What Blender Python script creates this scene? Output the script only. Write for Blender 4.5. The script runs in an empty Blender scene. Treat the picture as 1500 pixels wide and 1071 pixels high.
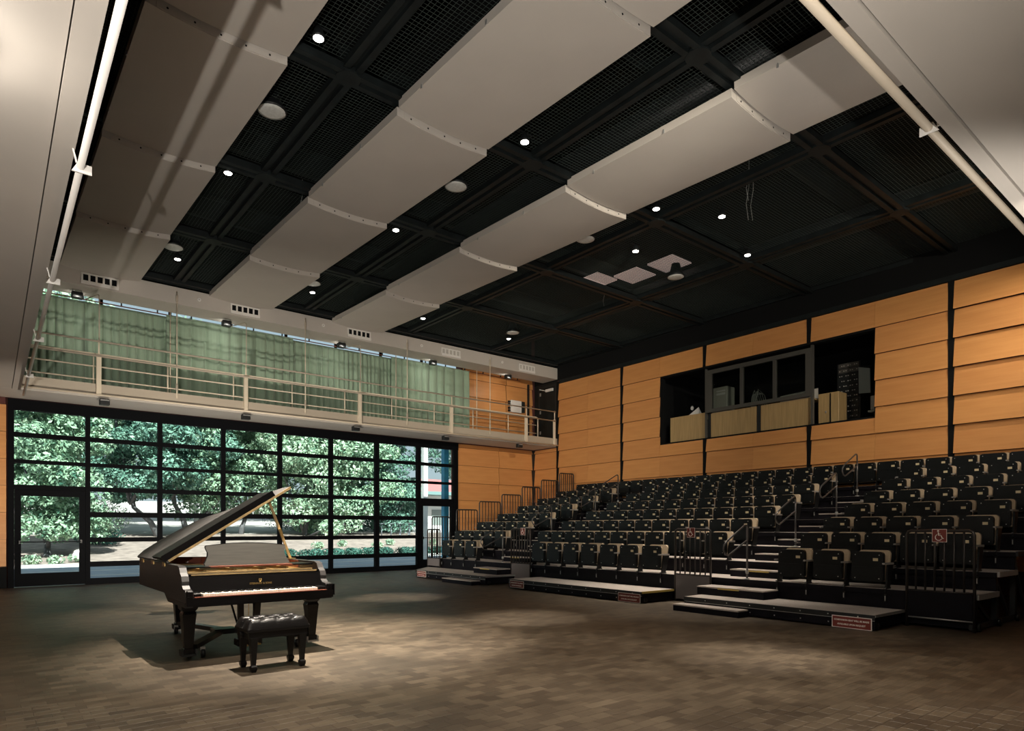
import bpy, math, random
from mathutils import Vector, Matrix

random.seed(11)
SC = bpy.context.scene
COL = SC.collection
PI = math.pi

# ------------------------------------------------------------------ camera
cam_data = bpy.data.cameras.new('camera')
cam_data.sensor_width = 36.0
cam_data.lens = 956.0 / 1500.0 * 36.0
cam_data.shift_y = (774.0 - 535.5) / 1500.0
cam_data.clip_end = 400
cam = bpy.data.objects.new('camera', cam_data)
COL.objects.link(cam)
cam.location = (0, 0, 1.42)
cam.rotation_euler = (PI / 2, 0, -math.atan(785.0 / 956.0))
SC.camera = cam

# ------------------------------------------------------------------ sky and sun
world = bpy.data.worlds.new('sky')
SC.world = world
world.use_nodes = True
wn = world.node_tree
sky = wn.nodes.new('ShaderNodeTexSky')
sky.sky_type = 'NISHITA'
sky.sun_disc = False
sky.sun_elevation = math.radians(48)
sky.sun_rotation = math.radians(200)
sky.dust_density = 2.0
wn.links.new(sky.outputs[0], wn.nodes['Background'].inputs[0])
wn.nodes['Background'].inputs[1].default_value = 0.025
haze = wn.nodes.new('ShaderNodeBackground')          # bright summer haze, the same all round
haze.inputs[0].default_value = (0.80, 0.90, 1.0, 1); haze.inputs[1].default_value = 0.55
both = wn.nodes.new('ShaderNodeAddShader')
wn.links.new(wn.nodes['Background'].outputs[0], both.inputs[0]); wn.links.new(haze.outputs[0], both.inputs[1])
wn.links.new(both.outputs[0], wn.nodes['World Output'].inputs[0])

def light(kind, loc, energy, color=(1, 1, 1), target=None, size=0.1, angle=60, blend=0.5):
    d = bpy.data.lights.new('light', kind)
    d.energy = energy
    d.color = color
    if kind == 'SPOT':
        d.spot_size = math.radians(angle); d.spot_blend = blend; d.shadow_soft_size = size
    elif kind == 'POINT':
        d.shadow_soft_size = size
    o = bpy.data.objects.new('light', d)
    COL.objects.link(o)
    o.location = loc
    if target is not None:
        v = Vector(target) - Vector(loc)
        o.rotation_euler = v.to_track_quat('-Z', 'Y').to_euler()
    return o

sun = light('SUN', (0, -30, 60), 13.0, (1.0, 0.96, 0.90))
sun.data.angle = math.radians(0.6)
sun.rotation_euler = Vector((0.20, 0.98, -1.0)).to_track_quat('-Z', 'Y').to_euler()

SC.view_settings.view_transform = 'Standard'
SC.view_settings.look = 'None'
SC.view_settings.gamma = 1.0
SC.view_settings.use_curve_mapping = False
SC.view_settings.exposure = 0.0

# ------------------------------------------------------------------ materials
def mat(name, col, rough=0.6, metal=0.0, var=0.0, scale=6.0, stretch=(1, 1, 1), bump=0.0, bscale=None,
        coat=0.0, col2=None, detail=3.0, sheen=0.0, spec=None):
    m = bpy.data.materials.new(name)
    m.use_nodes = True
    nt = m.node_tree
    b = nt.nodes['Principled BSDF']
    b.inputs['Base Color'].default_value = (*col, 1)
    b.inputs['Roughness'].default_value = rough
    b.inputs['Metallic'].default_value = metal
    if spec is not None: b.inputs['Specular IOR Level'].default_value = spec
    if coat:
        b.inputs['Coat Weight'].default_value = coat
        b.inputs['Coat Roughness'].default_value = 0.12
    if sheen:
        b.inputs['Sheen Weight'].default_value = sheen
    if var or bump:
        tc = nt.nodes.new('ShaderNodeTexCoord')
        mp = nt.nodes.new('ShaderNodeMapping')
        mp.inputs['Scale'].default_value = stretch
        nt.links.new(tc.outputs['Object'], mp.inputs[0])
    if var:
        n = nt.nodes.new('ShaderNodeTexNoise')
        n.inputs['Scale'].default_value = scale
        n.inputs['Detail'].default_value = detail
        nt.links.new(mp.outputs[0], n.inputs['Vector'])
        r = nt.nodes.new('ShaderNodeValToRGB')
        c2 = col2 or tuple(min(1, c * (1 + var)) for c in col)
        c1 = col if col2 else tuple(c * (1 - var) for c in col)
        r.color_ramp.elements[0].color = (*c1, 1); r.color_ramp.elements[0].position = 0.3
        r.color_ramp.elements[1].color = (*c2, 1); r.color_ramp.elements[1].position = 0.7
        nt.links.new(n.outputs['Fac'], r.inputs[0])
        nt.links.new(r.outputs[0], b.inputs['Base Color'])
    if bump:
        n2 = nt.nodes.new('ShaderNodeTexNoise')
        n2.inputs['Scale'].default_value = bscale or scale * 4
        n2.inputs['Detail'].default_value = 4
        nt.links.new(mp.outputs[0], n2.inputs['Vector'])
        bp = nt.nodes.new('ShaderNodeBump')
        bp.inputs['Strength'].default_value = bump
        bp.inputs['Distance'].default_value = 0.02
        nt.links.new(n2.outputs['Fac'], bp.inputs['Height'])
        nt.links.new(bp.outputs[0], b.inputs['Normal'])
    return m

def emit(name, col, power):
    m = bpy.data.materials.new(name)
    m.use_nodes = True
    b = m.node_tree.nodes['Principled BSDF']
    b.inputs['Base Color'].default_value = (*col, 1)
    b.inputs['Emission Color'].default_value = (*col, 1)
    b.inputs['Emission Strength'].default_value = power
    return m

def glass_mat(name, tint, refl=0.06):
    m = bpy.data.materials.new(name)
    m.use_nodes = True
    nt = m.node_tree
    nt.nodes.remove(nt.nodes['Principled BSDF'])
    t = nt.nodes.new('ShaderNodeBsdfTransparent'); t.inputs[0].default_value = (*tint, 1)
    g = nt.nodes.new('ShaderNodeBsdfGlossy'); g.inputs['Roughness'].default_value = 0.02
    f = nt.nodes.new('ShaderNodeLayerWeight'); f.inputs['Blend'].default_value = 0.12
    mx = nt.nodes.new('ShaderNodeMixShader')
    nt.links.new(f.outputs['Fresnel'], mx.inputs[0])
    nt.links.new(t.outputs[0], mx.inputs[1]); nt.links.new(g.outputs[0], mx.inputs[2])
    nt.links.new(mx.outputs[0], nt.nodes['Material Output'].inputs[0])
    return m

def floor_mat():
    """small wood blocks laid in rows: colour per block from cell noise, scuffed gloss"""
    m = bpy.data.materials.new('wood_block_floor')
    m.use_nodes = True
    nt = m.node_tree; L = nt.links
    b = nt.nodes['Principled BSDF']
    tc = nt.nodes.new('ShaderNodeTexCoord'); tc.name = 'floor_coords'
    br = nt.nodes.new('ShaderNodeTexBrick')
    br.inputs['Scale'].default_value = 1.0
    br.inputs['Brick Width'].default_value = 0.17
    br.inputs['Row Height'].default_value = 0.115
    br.inputs['Mortar Size'].default_value = 0.0018
    br.inputs['Mortar Smooth'].default_value = 0.3
    br.inputs['Color1'].default_value = (0.058, 0.042, 0.028, 1)
    br.inputs['Color2'].default_value = (0.112, 0.087, 0.060, 1)
    br.inputs['Mortar'].default_value = (0.040, 0.029, 0.019, 1)
    br.offset = 0.37
    L.new(tc.outputs['Object'], br.inputs['Vector'])
    n = nt.nodes.new('ShaderNodeTexNoise'); n.inputs['Scale'].default_value = 0.9; n.inputs['Detail'].default_value = 6
    L.new(tc.outputs['Object'], n.inputs['Vector'])
    mp = nt.nodes.new('ShaderNodeMapping'); mp.inputs['Scale'].default_value = (3.0, 60, 1)
    L.new(tc.outputs['Object'], mp.inputs[0])
    n2 = nt.nodes.new('ShaderNodeTexNoise'); n2.inputs['Scale'].default_value = 1.0; n2.inputs['Detail'].default_value = 5
    L.new(mp.outputs[0], n2.inputs['Vector'])
    r = nt.nodes.new('ShaderNodeValToRGB')
    r.color_ramp.elements[0].position = 0.3; r.color_ramp.elements[0].color = (0.60, 0.57, 0.53, 1)
    r.color_ramp.elements[1].position = 0.72; r.color_ramp.elements[1].color = (1.35, 1.33, 1.28, 1)
    L.new(n.outputs['Fac'], r.inputs[0])
    r2 = nt.nodes.new('ShaderNodeValToRGB')
    r2.color_ramp.elements[0].position = 0.3; r2.color_ramp.elements[0].color = (0.72, 0.70, 0.68, 1)
    r2.color_ramp.elements[1].position = 0.75; r2.color_ramp.elements[1].color = (1.2, 1.2, 1.2, 1)
    L.new(n2.outputs['Fac'], r2.inputs[0])
    m1 = nt.nodes.new('ShaderNodeMix'); m1.data_type = 'RGBA'; m1.blend_type = 'MULTIPLY'; m1.inputs[0].default_value = 1
    L.new(br.outputs['Color'], m1.inputs[6]); L.new(r.outputs[0], m1.inputs[7])
    m2 = nt.nodes.new('ShaderNodeMix'); m2.data_type = 'RGBA'; m2.blend_type = 'MULTIPLY'; m2.inputs[0].default_value = 1
    L.new(m1.outputs[2], m2.inputs[6]); L.new(r2.outputs[0], m2.inputs[7])
    L.new(m2.outputs[2], b.inputs['Base Color'])
    rr = nt.nodes.new('ShaderNodeMapRange')
    rr.inputs['To Min'].default_value = 0.42; rr.inputs['To Max'].default_value = 0.66
    L.new(n.outputs['Fac'], rr.inputs['Value']); L.new(rr.outputs[0], b.inputs['Roughness'])
    bp = nt.nodes.new('ShaderNodeBump'); bp.inputs['Strength'].default_value = 0.25; bp.inputs['Distance'].default_value = 0.004
    L.new(n2.outputs['Fac'], bp.inputs['Height']); L.new(bp.outputs[0], b.inputs['Normal'])
    return m

M = dict(
    floor=floor_mat(),
    beige=mat('beige_paint', (0.47, 0.435, 0.395), 0.75, var=0.035, scale=1.2),
    beige_side=mat('beige_steel', (0.46, 0.40, 0.32), 0.55, var=0.03, scale=2),
    rail=mat('cream_rail_paint', (0.74, 0.65, 0.51), 0.42),
    white=mat('white_paint', (0.72, 0.70, 0.67), 0.5),
    black=mat('black_void_paint', (0.004, 0.0045, 0.005), 0.85, spec=0.2),
    steel_black=mat('black_steel', (0.009, 0.011, 0.012), 0.5, var=0.3, scale=9),
    beam=mat('dark_green_black_steel', (0.0075, 0.0105, 0.011), 0.55, var=0.35, scale=5, spec=0.3),
    wire=mat('galvanised_mesh_wire', (0.055, 0.072, 0.066), 0.5, metal=0.2),
    wood=mat('orange_maple_panel', (0.60, 0.265, 0.084), 0.45, var=0.12, scale=2.4, stretch=(0.5, 0.5, 7), col2=(0.67, 0.315, 0.105), detail=5),
    wood_b=mat('orange_maple_panel_dark', (0.57, 0.246, 0.078), 0.45, var=0.12, scale=2.1, stretch=(0.5, 0.5, 8), col2=(0.64, 0.295, 0.10), detail=5),
    desk_wood=mat('oak_veneer', (0.40, 0.27, 0.12), 0.5, var=0.15, scale=3, stretch=(9, 9, 0.5)),
    substrate=mat('dark_red_backing', (0.10, 0.028, 0.022), 0.8),
    frame=mat('black_window_frame', (0.003, 0.0034, 0.0045), 0.75, spec=0.08),
    booth_frame=mat('grey_aluminium_frame', (0.10, 0.095, 0.085), 0.45, metal=0.4),
    glass=glass_mat('window_glass', (0.90, 0.97, 0.96)),
    booth_glass=glass_mat('booth_glass', (0.75, 0.78, 0.76)),
    curtain=mat('green_curtain_cloth', (0.27, 0.37, 0.27), 0.85, var=0.07, scale=3, stretch=(6, 1, 0.4), sheen=0.3),
    seat_black=mat('black_seat_plastic', (0.0058, 0.0072, 0.008), 0.42, spec=0.3, var=0.25, scale=8, bump=0.1, bscale=160),
    seat_metal=mat('black_seat_metal', (0.014, 0.015, 0.016), 0.35, metal=0.5),
    tan=mat('tan_seat_fabric', (0.50, 0.395, 0.275), 0.85, var=0.06, scale=40),
    arm=mat('grey_armrest', (0.30, 0.28, 0.26), 0.5),
    plate=mat('ivory_number_plate', (0.70, 0.58, 0.36), 0.45),
    screw=mat('bright_screw', (0.7, 0.7, 0.68), 0.3, metal=0.8),
    carpet=mat('grey_pink_deck_carpet', (0.44, 0.385, 0.35), 0.9, var=0.12, scale=60),
    fascia=mat('black_platform_fascia', (0.0055, 0.005, 0.008), 0.6, spec=0.15, var=0.3, scale=6),
    guard_panel=mat('grey_guard_carpet', (0.16, 0.145, 0.145), 0.9, var=0.12, scale=90),
    guard=mat('dark_bronze_tube', (0.050, 0.044, 0.042), 0.35, metal=0.6),
    grab=mat('grey_steel_handrail', (0.12, 0.115, 0.115), 0.32, metal=0.7),
    sign_red=mat('dark_red_sign', (0.18, 0.028, 0.02), 0.5),
    sign_white=mat('cream_sign_letter', (0.86, 0.80, 0.74), 0.5),
    yellow=mat('yellow_tape', (0.55, 0.40, 0.10), 0.6),
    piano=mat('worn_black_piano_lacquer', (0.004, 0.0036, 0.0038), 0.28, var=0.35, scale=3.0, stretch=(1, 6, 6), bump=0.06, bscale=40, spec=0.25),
    piano_side=mat('black_piano_lacquer_with_sheen', (0.032, 0.029, 0.0285), 0.38, spec=0.5, var=0.3, scale=5, stretch=(1, 1, 8)),  # grey sheen of the piano's side put into the base colour
    lid_top=mat('lid_lacquer_with_sheen', (0.085, 0.08, 0.078), 0.58, var=0.25, scale=6),  # base colour lightened to carry the sheen on the lid
    gold=mat('worn_gilt_edge', (0.38, 0.27, 0.125), 0.5, metal=0.1, var=0.25, scale=14),
    iron=mat('bronze_iron_plate', (0.50, 0.31, 0.12), 0.42, metal=0.7, var=0.2, scale=10),
    red_felt=mat('red_felt', (0.16, 0.02, 0.018), 0.9),
    ivory=mat('ivory_keys', (0.80, 0.72, 0.60), 0.3),
    ebony=mat('ebony_keys', (0.012, 0.012, 0.012), 0.3),
    mahog=mat('mahogany_rim', (0.16, 0.045, 0.025), 0.4, var=0.2, scale=6),
    desk=mat('dull_music_desk', (0.042, 0.039, 0.032), 0.45, var=0.18, scale=4, stretch=(1, 1, 14)),
    brass=mat('brass', (0.62, 0.42, 0.16), 0.3, metal=0.9),
    leather=mat('black_leather', (0.0045, 0.004, 0.004), 0.30, spec=0.3, var=0.2, scale=20, bump=0.12, bscale=90),
    bench_wood=mat('black_bench_wood', (0.005, 0.0045, 0.0045), 0.45, spec=0.25),
    lamp_lens=emit('lamp_lens', (1.0, 0.96, 0.88), 14.0),
    lens_off=mat('frosted_lens', (0.55, 0.56, 0.54), 0.4, var=0.1, scale=30),
    glow_patch=emit('glowing_ceiling_patch', (1.0, 0.80, 0.74), 0.16),  # pink emission stands in for lit surfaces above the mesh
    cable=mat('pale_cable', (0.42, 0.42, 0.40), 0.6),
    tape=mat('light_steel', (0.45, 0.45, 0.44), 0.4, metal=0.6),
    asphalt=mat('asphalt', (0.30, 0.34, 0.40), 0.9, var=0.12, scale=1.5),
    roadline=mat('pale_kerb', (0.62, 0.60, 0.57), 0.8),
    mulch=mat('pink_mulch', (0.27, 0.215, 0.19), 0.95, var=0.3, scale=2.5, bump=0.4, bscale=9),
    drygrass=mat('dry_grass_hill', (0.46, 0.43, 0.41), 0.95, var=0.15, scale=0.6),
    leaf=mat('green_leaves', (0.035, 0.12, 0.08), 0.45, var=0.5, scale=2.6, col2=(0.42, 0.60, 0.40)),
    leaf_blue=mat('bluish_leaves_in_shade', (0.016, 0.065, 0.055), 0.45, var=0.5, scale=2.6, col2=(0.22, 0.41, 0.31)),  # darkened to put the shade of the shadowed crowns into the leaf colour
    leaf_pale=mat('pale_leaves', (0.06, 0.17, 0.10), 0.45, var=0.5, scale=2.6, col2=(0.52, 0.66, 0.47)),
    hedge=mat('hedge_leaves', (0.03, 0.11, 0.085), 0.6, var=0.4, scale=2),
    bark=mat('grey_bark', (0.10, 0.10, 0.105), 0.9, var=0.3, scale=4),
    bwhite=mat('white_render', (0.72, 0.71, 0.70), 0.8),
    broof=mat('red_roof', (0.34, 0.12, 0.12), 0.7),
    bteal=mat('teal_roof_edge', (0.16, 0.26, 0.26), 0.6),
    bikegrey=mat('grey_bike_metal', (0.20, 0.22, 0.25), 0.4, metal=0.6),
    blue=mat('blue_post', (0.03, 0.20, 0.36), 0.5),
    screen=mat('pale_screen', (0.20, 0.23, 0.22), 0.4),
    paper=mat('white_paper', (0.70, 0.70, 0.67), 0.8),
    casegrey=mat('beige_computer_case', (0.46, 0.44, 0.40), 0.5),
)

# ------------------------------------------------------------------ mesh builder
class MB:
    def __init__(s):
        s.v = []; s.f = []
    def quad_box(s, pts):
        """8 corners: bottom 4 (ccw) then top 4"""
        n = len(s.v)
        s.v += [tuple(p) for p in pts]
        s.f += [(n+3, n+2, n+1, n), (n+4, n+5, n+6, n+7), (n, n+1, n+5, n+4), (n+1, n+2, n+6, n+5), (n+2, n+3, n+7, n+6), (n+3, n, n+4, n+7)]
        return s
    def box(s, x0, x1, y0, y1, z0, z1):
        return s.quad_box([(x0, y0, z0), (x1, y0, z0), (x1, y1, z0), (x0, y1, z0), (x0, y0, z1), (x1, y0, z1), (x1, y1, z1), (x0, y1, z1)])
    def cbox(s, x0, x1, y0, y1, z0, z1, c):
        """box with chamfered vertical edges and top/bottom rim"""
        n = len(s.v)
        def ring(z, i):
            return [(x0+c+i, y0+i, z), (x1-c-i, y0+i, z), (x1-i, y0+c+i, z), (x1-i, y1-c-i, z), (x1-c-i, y1-i, z), (x0+c+i, y1-i, z), (x0+i, y1-c-i, z), (x0+i, y0+c+i, z)]
        s.v += ring(z0, c*.7) + ring(z0+c, 0) + ring(z1-c, 0) + ring(z1, c*.7)
        for k in range(3):
            for i in range(8):
                j = (i+1) % 8
                s.f.append((n+k*8+i, n+k*8+j, n+k*8+8+j, n+k*8+8+i))
        s.f.append(tuple(n+7-i for i in range(8)))
        s.f.append(tuple(n+24+i for i in range(8)))
        return s
    def bar(s, a, b, w, h, up=(0, 0, 1)):
        a = Vector(a); b = Vector(b)
        d = (b-a).normalized(); u = Vector(up)
        if abs(d.dot(u)) > 0.98: u = Vector((1, 0, 0))
        r = d.cross(u).normalized(); u = r.cross(d).normalized()
        p = []
        for q in (a, b):
            p += [q-r*w/2-u*h/2, q+r*w/2-u*h/2, q+r*w/2+u*h/2, q-r*w/2+u*h/2]
        return s.quad_box(p)
    def tube(s, pts, r, n=8, closed=False, rads=None):
        pts = [Vector(p) for p in pts]
        m = len(pts)
        base = len(s.v)
        prev = None
        for i, p in enumerate(pts):
            if closed:
                d = pts[(i+1) % m]-pts[i-1]
            else:
                d = pts[min(i+1, m-1)]-pts[max(i-1, 0)]
            d.normalize()
            if prev is None:
                a = Vector((0, 0, 1)) if abs(d.z) < 0.9 else Vector((1, 0, 0))
                u = d.cross(a).normalized()
            else:
                u = (prev-d*prev.dot(d)).normalized()
            prev = u
            w = d.cross(u)
            rr = rads[i] if rads else r
            for k in range(n):
                t = 2*PI*k/n
                s.v.append(tuple(p+u*rr*math.cos(t)+w*rr*math.sin(t)))
        for i in range(m if closed else m-1):
            j = (i+1) % m
            for k in range(n):
                l = (k+1) % n
                s.f.append((base+i*n+k, base+i*n+l, base+j*n+l, base+j*n+k))
        if not closed:
            s.f.append(tuple(base+n-1-k for k in range(n)))
            s.f.append(tuple(base+(m-1)*n+k for k in range(n)))
        return s
    def prism(s, poly, h0, h1, fn=lambda x, y, h: (x, y, h)):
        """extrude a ccw polygon between h0 and h1; fn maps (x, y, h) to space"""
        n = len(poly); b = len(s.v)
        s.v += [tuple(fn(x, y, h0)) for x, y in poly] + [tuple(fn(x, y, h1)) for x, y in poly]
        s.f.append(tuple(b+n-1-i for i in range(n)))
        s.f.append(tuple(b+n+i for i in range(n)))
        for i in range(n):
            j = (i+1) % n
            s.f.append((b+i, b+j, b+n+j, b+n+i))
        return s
    def lathe(s, prof, c, n=16):
        b = len(s.v)
        for r, z in prof:
            for k in range(n):
                t = 2*PI*k/n
                s.v.append((c[0]+r*math.cos(t), c[1]+r*math.sin(t), c[2]+z))
        for i in range(len(prof)-1):
            for k in range(n):
                l = (k+1) % n
                s.f.append((b+i*n+k, b+i*n+l, b+(i+1)*n+l, b+(i+1)*n+k))
        s.f.append(tuple(b+n-1-k for k in range(n)))
        s.f.append(tuple(b+(len(prof)-1)*n+k for k in range(n)))
        return s
    def mesh(s, name, smooth=False):
        me = bpy.data.meshes.new(name)
        me.from_pydata(s.v, [], s.f)
        if smooth: me.shade_smooth()
        me.update()
        return me
    def build(s, name, m, parent=None, smooth=False):
        me = s.mesh(name, smooth)
        me.materials.append(M[m] if isinstance(m, str) else m)
        return obj(name, me, parent)

def obj(name, me, parent=None):
    o = bpy.data.objects.new(name, me)
    COL.objects.link(o)
    if parent: o.parent = parent
    return o

def tag(o, label=None, cat=None, group=None, kind=None):
    if label: o['label'] = label
    if cat: o['category'] = cat
    if group: o['group'] = group
    if kind: o['kind'] = kind
    return o

def thing(name, label, cat, loc=(0, 0, 0), rz=0, group=None):
    o = bpy.data.objects.new(name, None)
    o.empty_display_size = 0.1
    COL.objects.link(o)
    o.location = loc; o.rotation_euler = (0, 0, rz)
    return tag(o, label, cat, group)

def struct(o):
    o['kind'] = 'structure'
    return o

def copy_tree(o, parent=None):
    c = o.copy(); COL.objects.link(c); c.parent = parent
    for ch in list(o.children): copy_tree(ch, c)
    return c

def text_mesh(txt, size, align='CENTER', extr=0.001, bold=0.0):
    cu = bpy.data.curves.new('lettering', 'FONT')
    cu.body = txt; cu.size = size; cu.align_x = align; cu.align_y = 'CENTER'; cu.extrude = extr
    cu.resolution_u = 2; cu.offset = bold
    t = bpy.data.objects.new('lettering', cu)
    COL.objects.link(t)
    dg = bpy.context.evaluated_depsgraph_get()
    me = bpy.data.meshes.new_from_object(t.evaluated_get(dg))
    bpy.data.objects.remove(t); bpy.data.curves.remove(cu)
    return me

ORD = ['zeroth', 'first', 'second', 'third', 'fourth', 'fifth', 'sixth', 'seventh', 'eighth', 'ninth', 'tenth', 'eleventh', 'twelfth',
       'thirteenth', 'fourteenth', 'fifteenth', 'sixteenth', 'seventeenth', 'eighteenth', 'nineteenth', 'twentieth',
       'twenty-first', 'twenty-second', 'twenty-third', 'twenty-fourth', 'twenty-fifth', 'twenty-sixth', 'twenty-seventh']

# the seating and the long orange wall stand 1.5 degrees off the room grid: (x, y) of that frame to the room
PH = math.radians(1.5)
CP, SP = math.cos(PH), math.sin(PH)
KX, KY = 17.2, 19.55
def W2(x, y):
    a, b = x-KX, y-KY
    return (KX+a*CP+b*SP, KY-a*SP+b*CP)
def W3(x, y, z=0.0):
    X, Y = W2(x, y)
    return (X, Y, z)
def place(o, x, y, z=0.0, rz=0.0):
    o.location = W3(x, y, z); o.rotation_euler = (0, 0, rz-PH)
    return o
# ================================================================== ROOM SHELL
YW = 19.55          # inner face of the window wall
floor = struct(MB().box(-2.6, 19.4, -2.4, 19.75, -0.2, 0.0).build('floor', 'floor'))
M['floor'].node_tree.nodes['floor_coords'].object = floor
# the 300 floor blocks nearest the camera as pieces of their own; beyond them the material shows the blocks
BW, BH = 0.17, 0.115
sA, cA = math.sin(math.atan(785/956.)), math.cos(math.atan(785/956.))
cells = []
for r_ in range(0, 80):
    off_ = BW*0.37 if r_ % 2 == 0 else 0.0
    for b_ in range(-10, 60):
        cx, cy = b_*BW-off_+BW/2, r_*BH+BH/2
        f_ = sA*cx+cA*cy
        if f_ < 4.5: continue
        u_ = (cA*cx-sA*cy)/f_
        if abs(u_) < 0.79: cells.append((f_, cx, cy))
cells.sort()
bm_ = MB(); i_ = 0.0016
bm_.quad_box([(-BW/2+i_, -BH/2+i_, 0), (BW/2-i_, -BH/2+i_, 0), (BW/2-i_, BH/2-i_, 0), (-BW/2+i_, BH/2-i_, 0),
              (-BW/2+2*i_, -BH/2+2*i_, 0.0016), (BW/2-2*i_, -BH/2+2*i_, 0.0016), (BW/2-2*i_, BH/2-2*i_, 0.0016), (-BW/2+2*i_, BH/2-2*i_, 0.0016)])
bme = bm_.mesh('floor_block'); bme.materials.append(M['floor'])
for f_, cx, cy in cells[:300]:
    o = obj('floor_block', bme, floor); o.location = (cx, cy, 0.0)
struct(MB().box(-2.6, -2.4, -2.4, 19.75, 0, 9.4).build('wall_left', 'beige'))
struct(MB().box(-2.4, 19.4, -2.4, -2.2, 0, 9.4).build('wall_near', 'beige'))

# window wall: solid parts around the glazed front and the clerestory band
w = MB()
w.box(-2.4, 0.58, 19.62, 19.95, 0, 4.5)
w.box(13.49, 17.5, 19.62, 19.95, 0, 4.5)
w.box(-2.4, 17.5, 19.62, 19.95, 4.5, 5.15)
w.box(-2.4, 0.9, 19.62, 19.95, 5.15, 7.47)
w.box(13.7, 17.5, 19.62, 19.95, 5.15, 7.47)
w.box(-2.4, 17.5, 19.62, 19.95, 7.47, 9.4)
wall_win = struct(w.build('wall_window', 'substrate'))
MB().box(-2.4, 17.1, 19.601, 19.619, 7.53, 9.4).build('upper_wall', 'black', wall_win)

# lapped timber boards: bottom edge stands proud, top edge tucked in
_pm = {}
def board(parent, width, height, loc, rz, k=0, proud=0.075):
    key = (round(width, 3), round(height, 3), k % 2, proud)
    if key not in _pm:
        t = 0.022
        m = MB().quad_box([(0, -proud-t, 0), (width, -proud-t, 0), (width, -proud, 0), (0, -proud, 0),
                           (0, -0.018-t, height), (width, -0.018-t, height), (width, -0.018, height), (0, -0.018, height)])
        me = m.mesh('panel')
        me.materials.append(M['wood'] if k % 2 == 0 else M['wood_b'])
        _pm[key] = me
    o = obj('panel', _pm[key], parent)
    o.location = loc; o.rotation_euler = (0, 0, rz)
    return o

PZ = [0.52+0.64*i for i in range(11)]      # board edges: 0.52 ... 6.92
kk = 0
for i in range(6):                        # left sliver of the window wall below the gallery
    z0 = PZ[i]; h = min(0.635, 4.49-z0)
    board(wall_win, 1.3, h, (-0.75, 19.62, z0), 0, i)
for i in range(7):                        # right of the window, below the gallery
    z0 = PZ[i]; h = min(0.635, 4.49-z0)
    if h < 0.1: continue
    board(wall_win, 1.90, h, (13.51, 19.62, z0), 0, i)
    board(wall_win, 1.66, h, (15.43, 19.62, z0), 0, i+1)
for i in range(6, 11):                    # above the gallery, right of the curtain
    z0 = PZ[i] if i > 6 else 4.84; z1 = min(PZ[i]+0.635, 7.46)
    board(wall_win, 2.0, z1-z0, (13.75, 19.62, z0), 0, i)
    board(wall_win, 1.32, z1-z0, (15.78, 19.62, z0), 0, i+1)
MB().box(-0.8, 0.56, 19.56, 19.62, 0, 0.5).build('skirting', 'black', wall_win)
MB().box(13.5, 17.15, 19.56, 19.62, 0, 0.5).build('skirting', 'black', wall_win)
MB().box(16.80, 16.86, 19.45, 19.515, 4.84, 7.08).build('corner_post', 'steel_black', wall_win)
MB().box(17.10, 17.17, 19.48, 19.62, 0, 4.5).build('corner_post', 'steel_black', wall_win)

# long orange wall behind the seating
PY = [19.50, 18.11, 14.84, 11.50, 8.27, 5.02, 1.75, -1.5]
BY0, BY1, BZ0, BZ1 = 6.63, 13.20, 4.10, 6.28     # control booth opening
w = MB()
def sbox(m, x0, x1, y0, y1, z0, z1):
    return m.box(x0-KX, x1-KX, y0-KY, y1-KY, z0, z1)
xs, xe = KX+0.02, KX+0.2
sbox(w, xs, xe, -2.4, 19.55, 0, BZ0)
sbox(w, xs, xe, -2.4, 19.55, BZ1, 9.4)
sbox(w, xs, xe, -2.4, BY0, BZ0, BZ1)
sbox(w, xs, xe, BY1, 19.55, BZ0, BZ1)
wall_r = struct(w.build('wall_right', 'substrate'))
wall_r.location = (KX, KY, 0); wall_r.rotation_euler = (0, 0, -PH)

def rboard(y0, y1, z0, z1, k, proud=0.09):
    """board on the long wall between y0 < y1; local board x runs toward -y"""
    return board(wall_r, y1-y0, z1-z0, (xs-KX, y1-KY, z0), -PI/2, k, proud)
for b in range(len(PY)-1):
    top, bot = PY[b], PY[b+1]
    gap = 0.06
    if b == 0:
        segs = [(bot+gap, top-0.03)]
    else:
        mid = (top+bot)/2
        if b == 4: mid = (top+bot)/2+0.0
        segs = [(mid+0.002, top-gap), (bot+gap, mid-0.002)]
        if b == 2: segs = [(13.20, top-gap), (bot+gap, 13.196)]
        if b == 4: segs = [(6.632, top-gap), (bot+gap, 6.628)]
    for si, (y0, y1) in enumerate(segs):
        for i in range(11):
            z0, z1 = PZ[i], PZ[i]+0.635
            if i == 10: z1 = 7.0
            if i == 10: continue
            if 1 <= b < 5 and i < 3: continue            # hidden behind the seating
            if b == 0 and 4.4 < z0 < 6.9: continue   # gallery door stands here
            if b == 0 and z1 > 4.49: z1 = 4.49
            inside = y0 > BY0-0.02 and y1 < BY1+0.02
            if inside:
                if z0 >= BZ0-0.01 and z1 <= BZ1+0.01: continue
                if z0 < BZ0-0.01 < z1: z1 = BZ0-0.005
            if z1-z0 < 0.08: continue
            rboard(y0, y1, z0, z1, b+i+si, 0.11 if b >= 5 else 0.075)
for y in PY[1:7]:
    if BY0 < y < BY1:
        for z0, z1 in ((0, BZ0), (BZ1, 7.0)):
            sbox(MB(), KX-0.05, KX+0.02, y-0.058, y+0.058, z0, z1).build('black_post', 'black', wall_r)
    else:
        sbox(MB(), KX-0.05, KX+0.02, y-0.058, y+0.058, 0, 7.0).build('black_post', 'black', wall_r)
sbox(MB(), KX-0.06, KX+0.02, -2.3, 18.0, 6.93, 7.05).build('top_trim', 'beam', wall_r)
sbox(MB(), KX-0.02, KX+0.02, -2.3, 19.5, 7.05, 9.4).build('upper_wall', 'black', wall_r)
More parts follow.
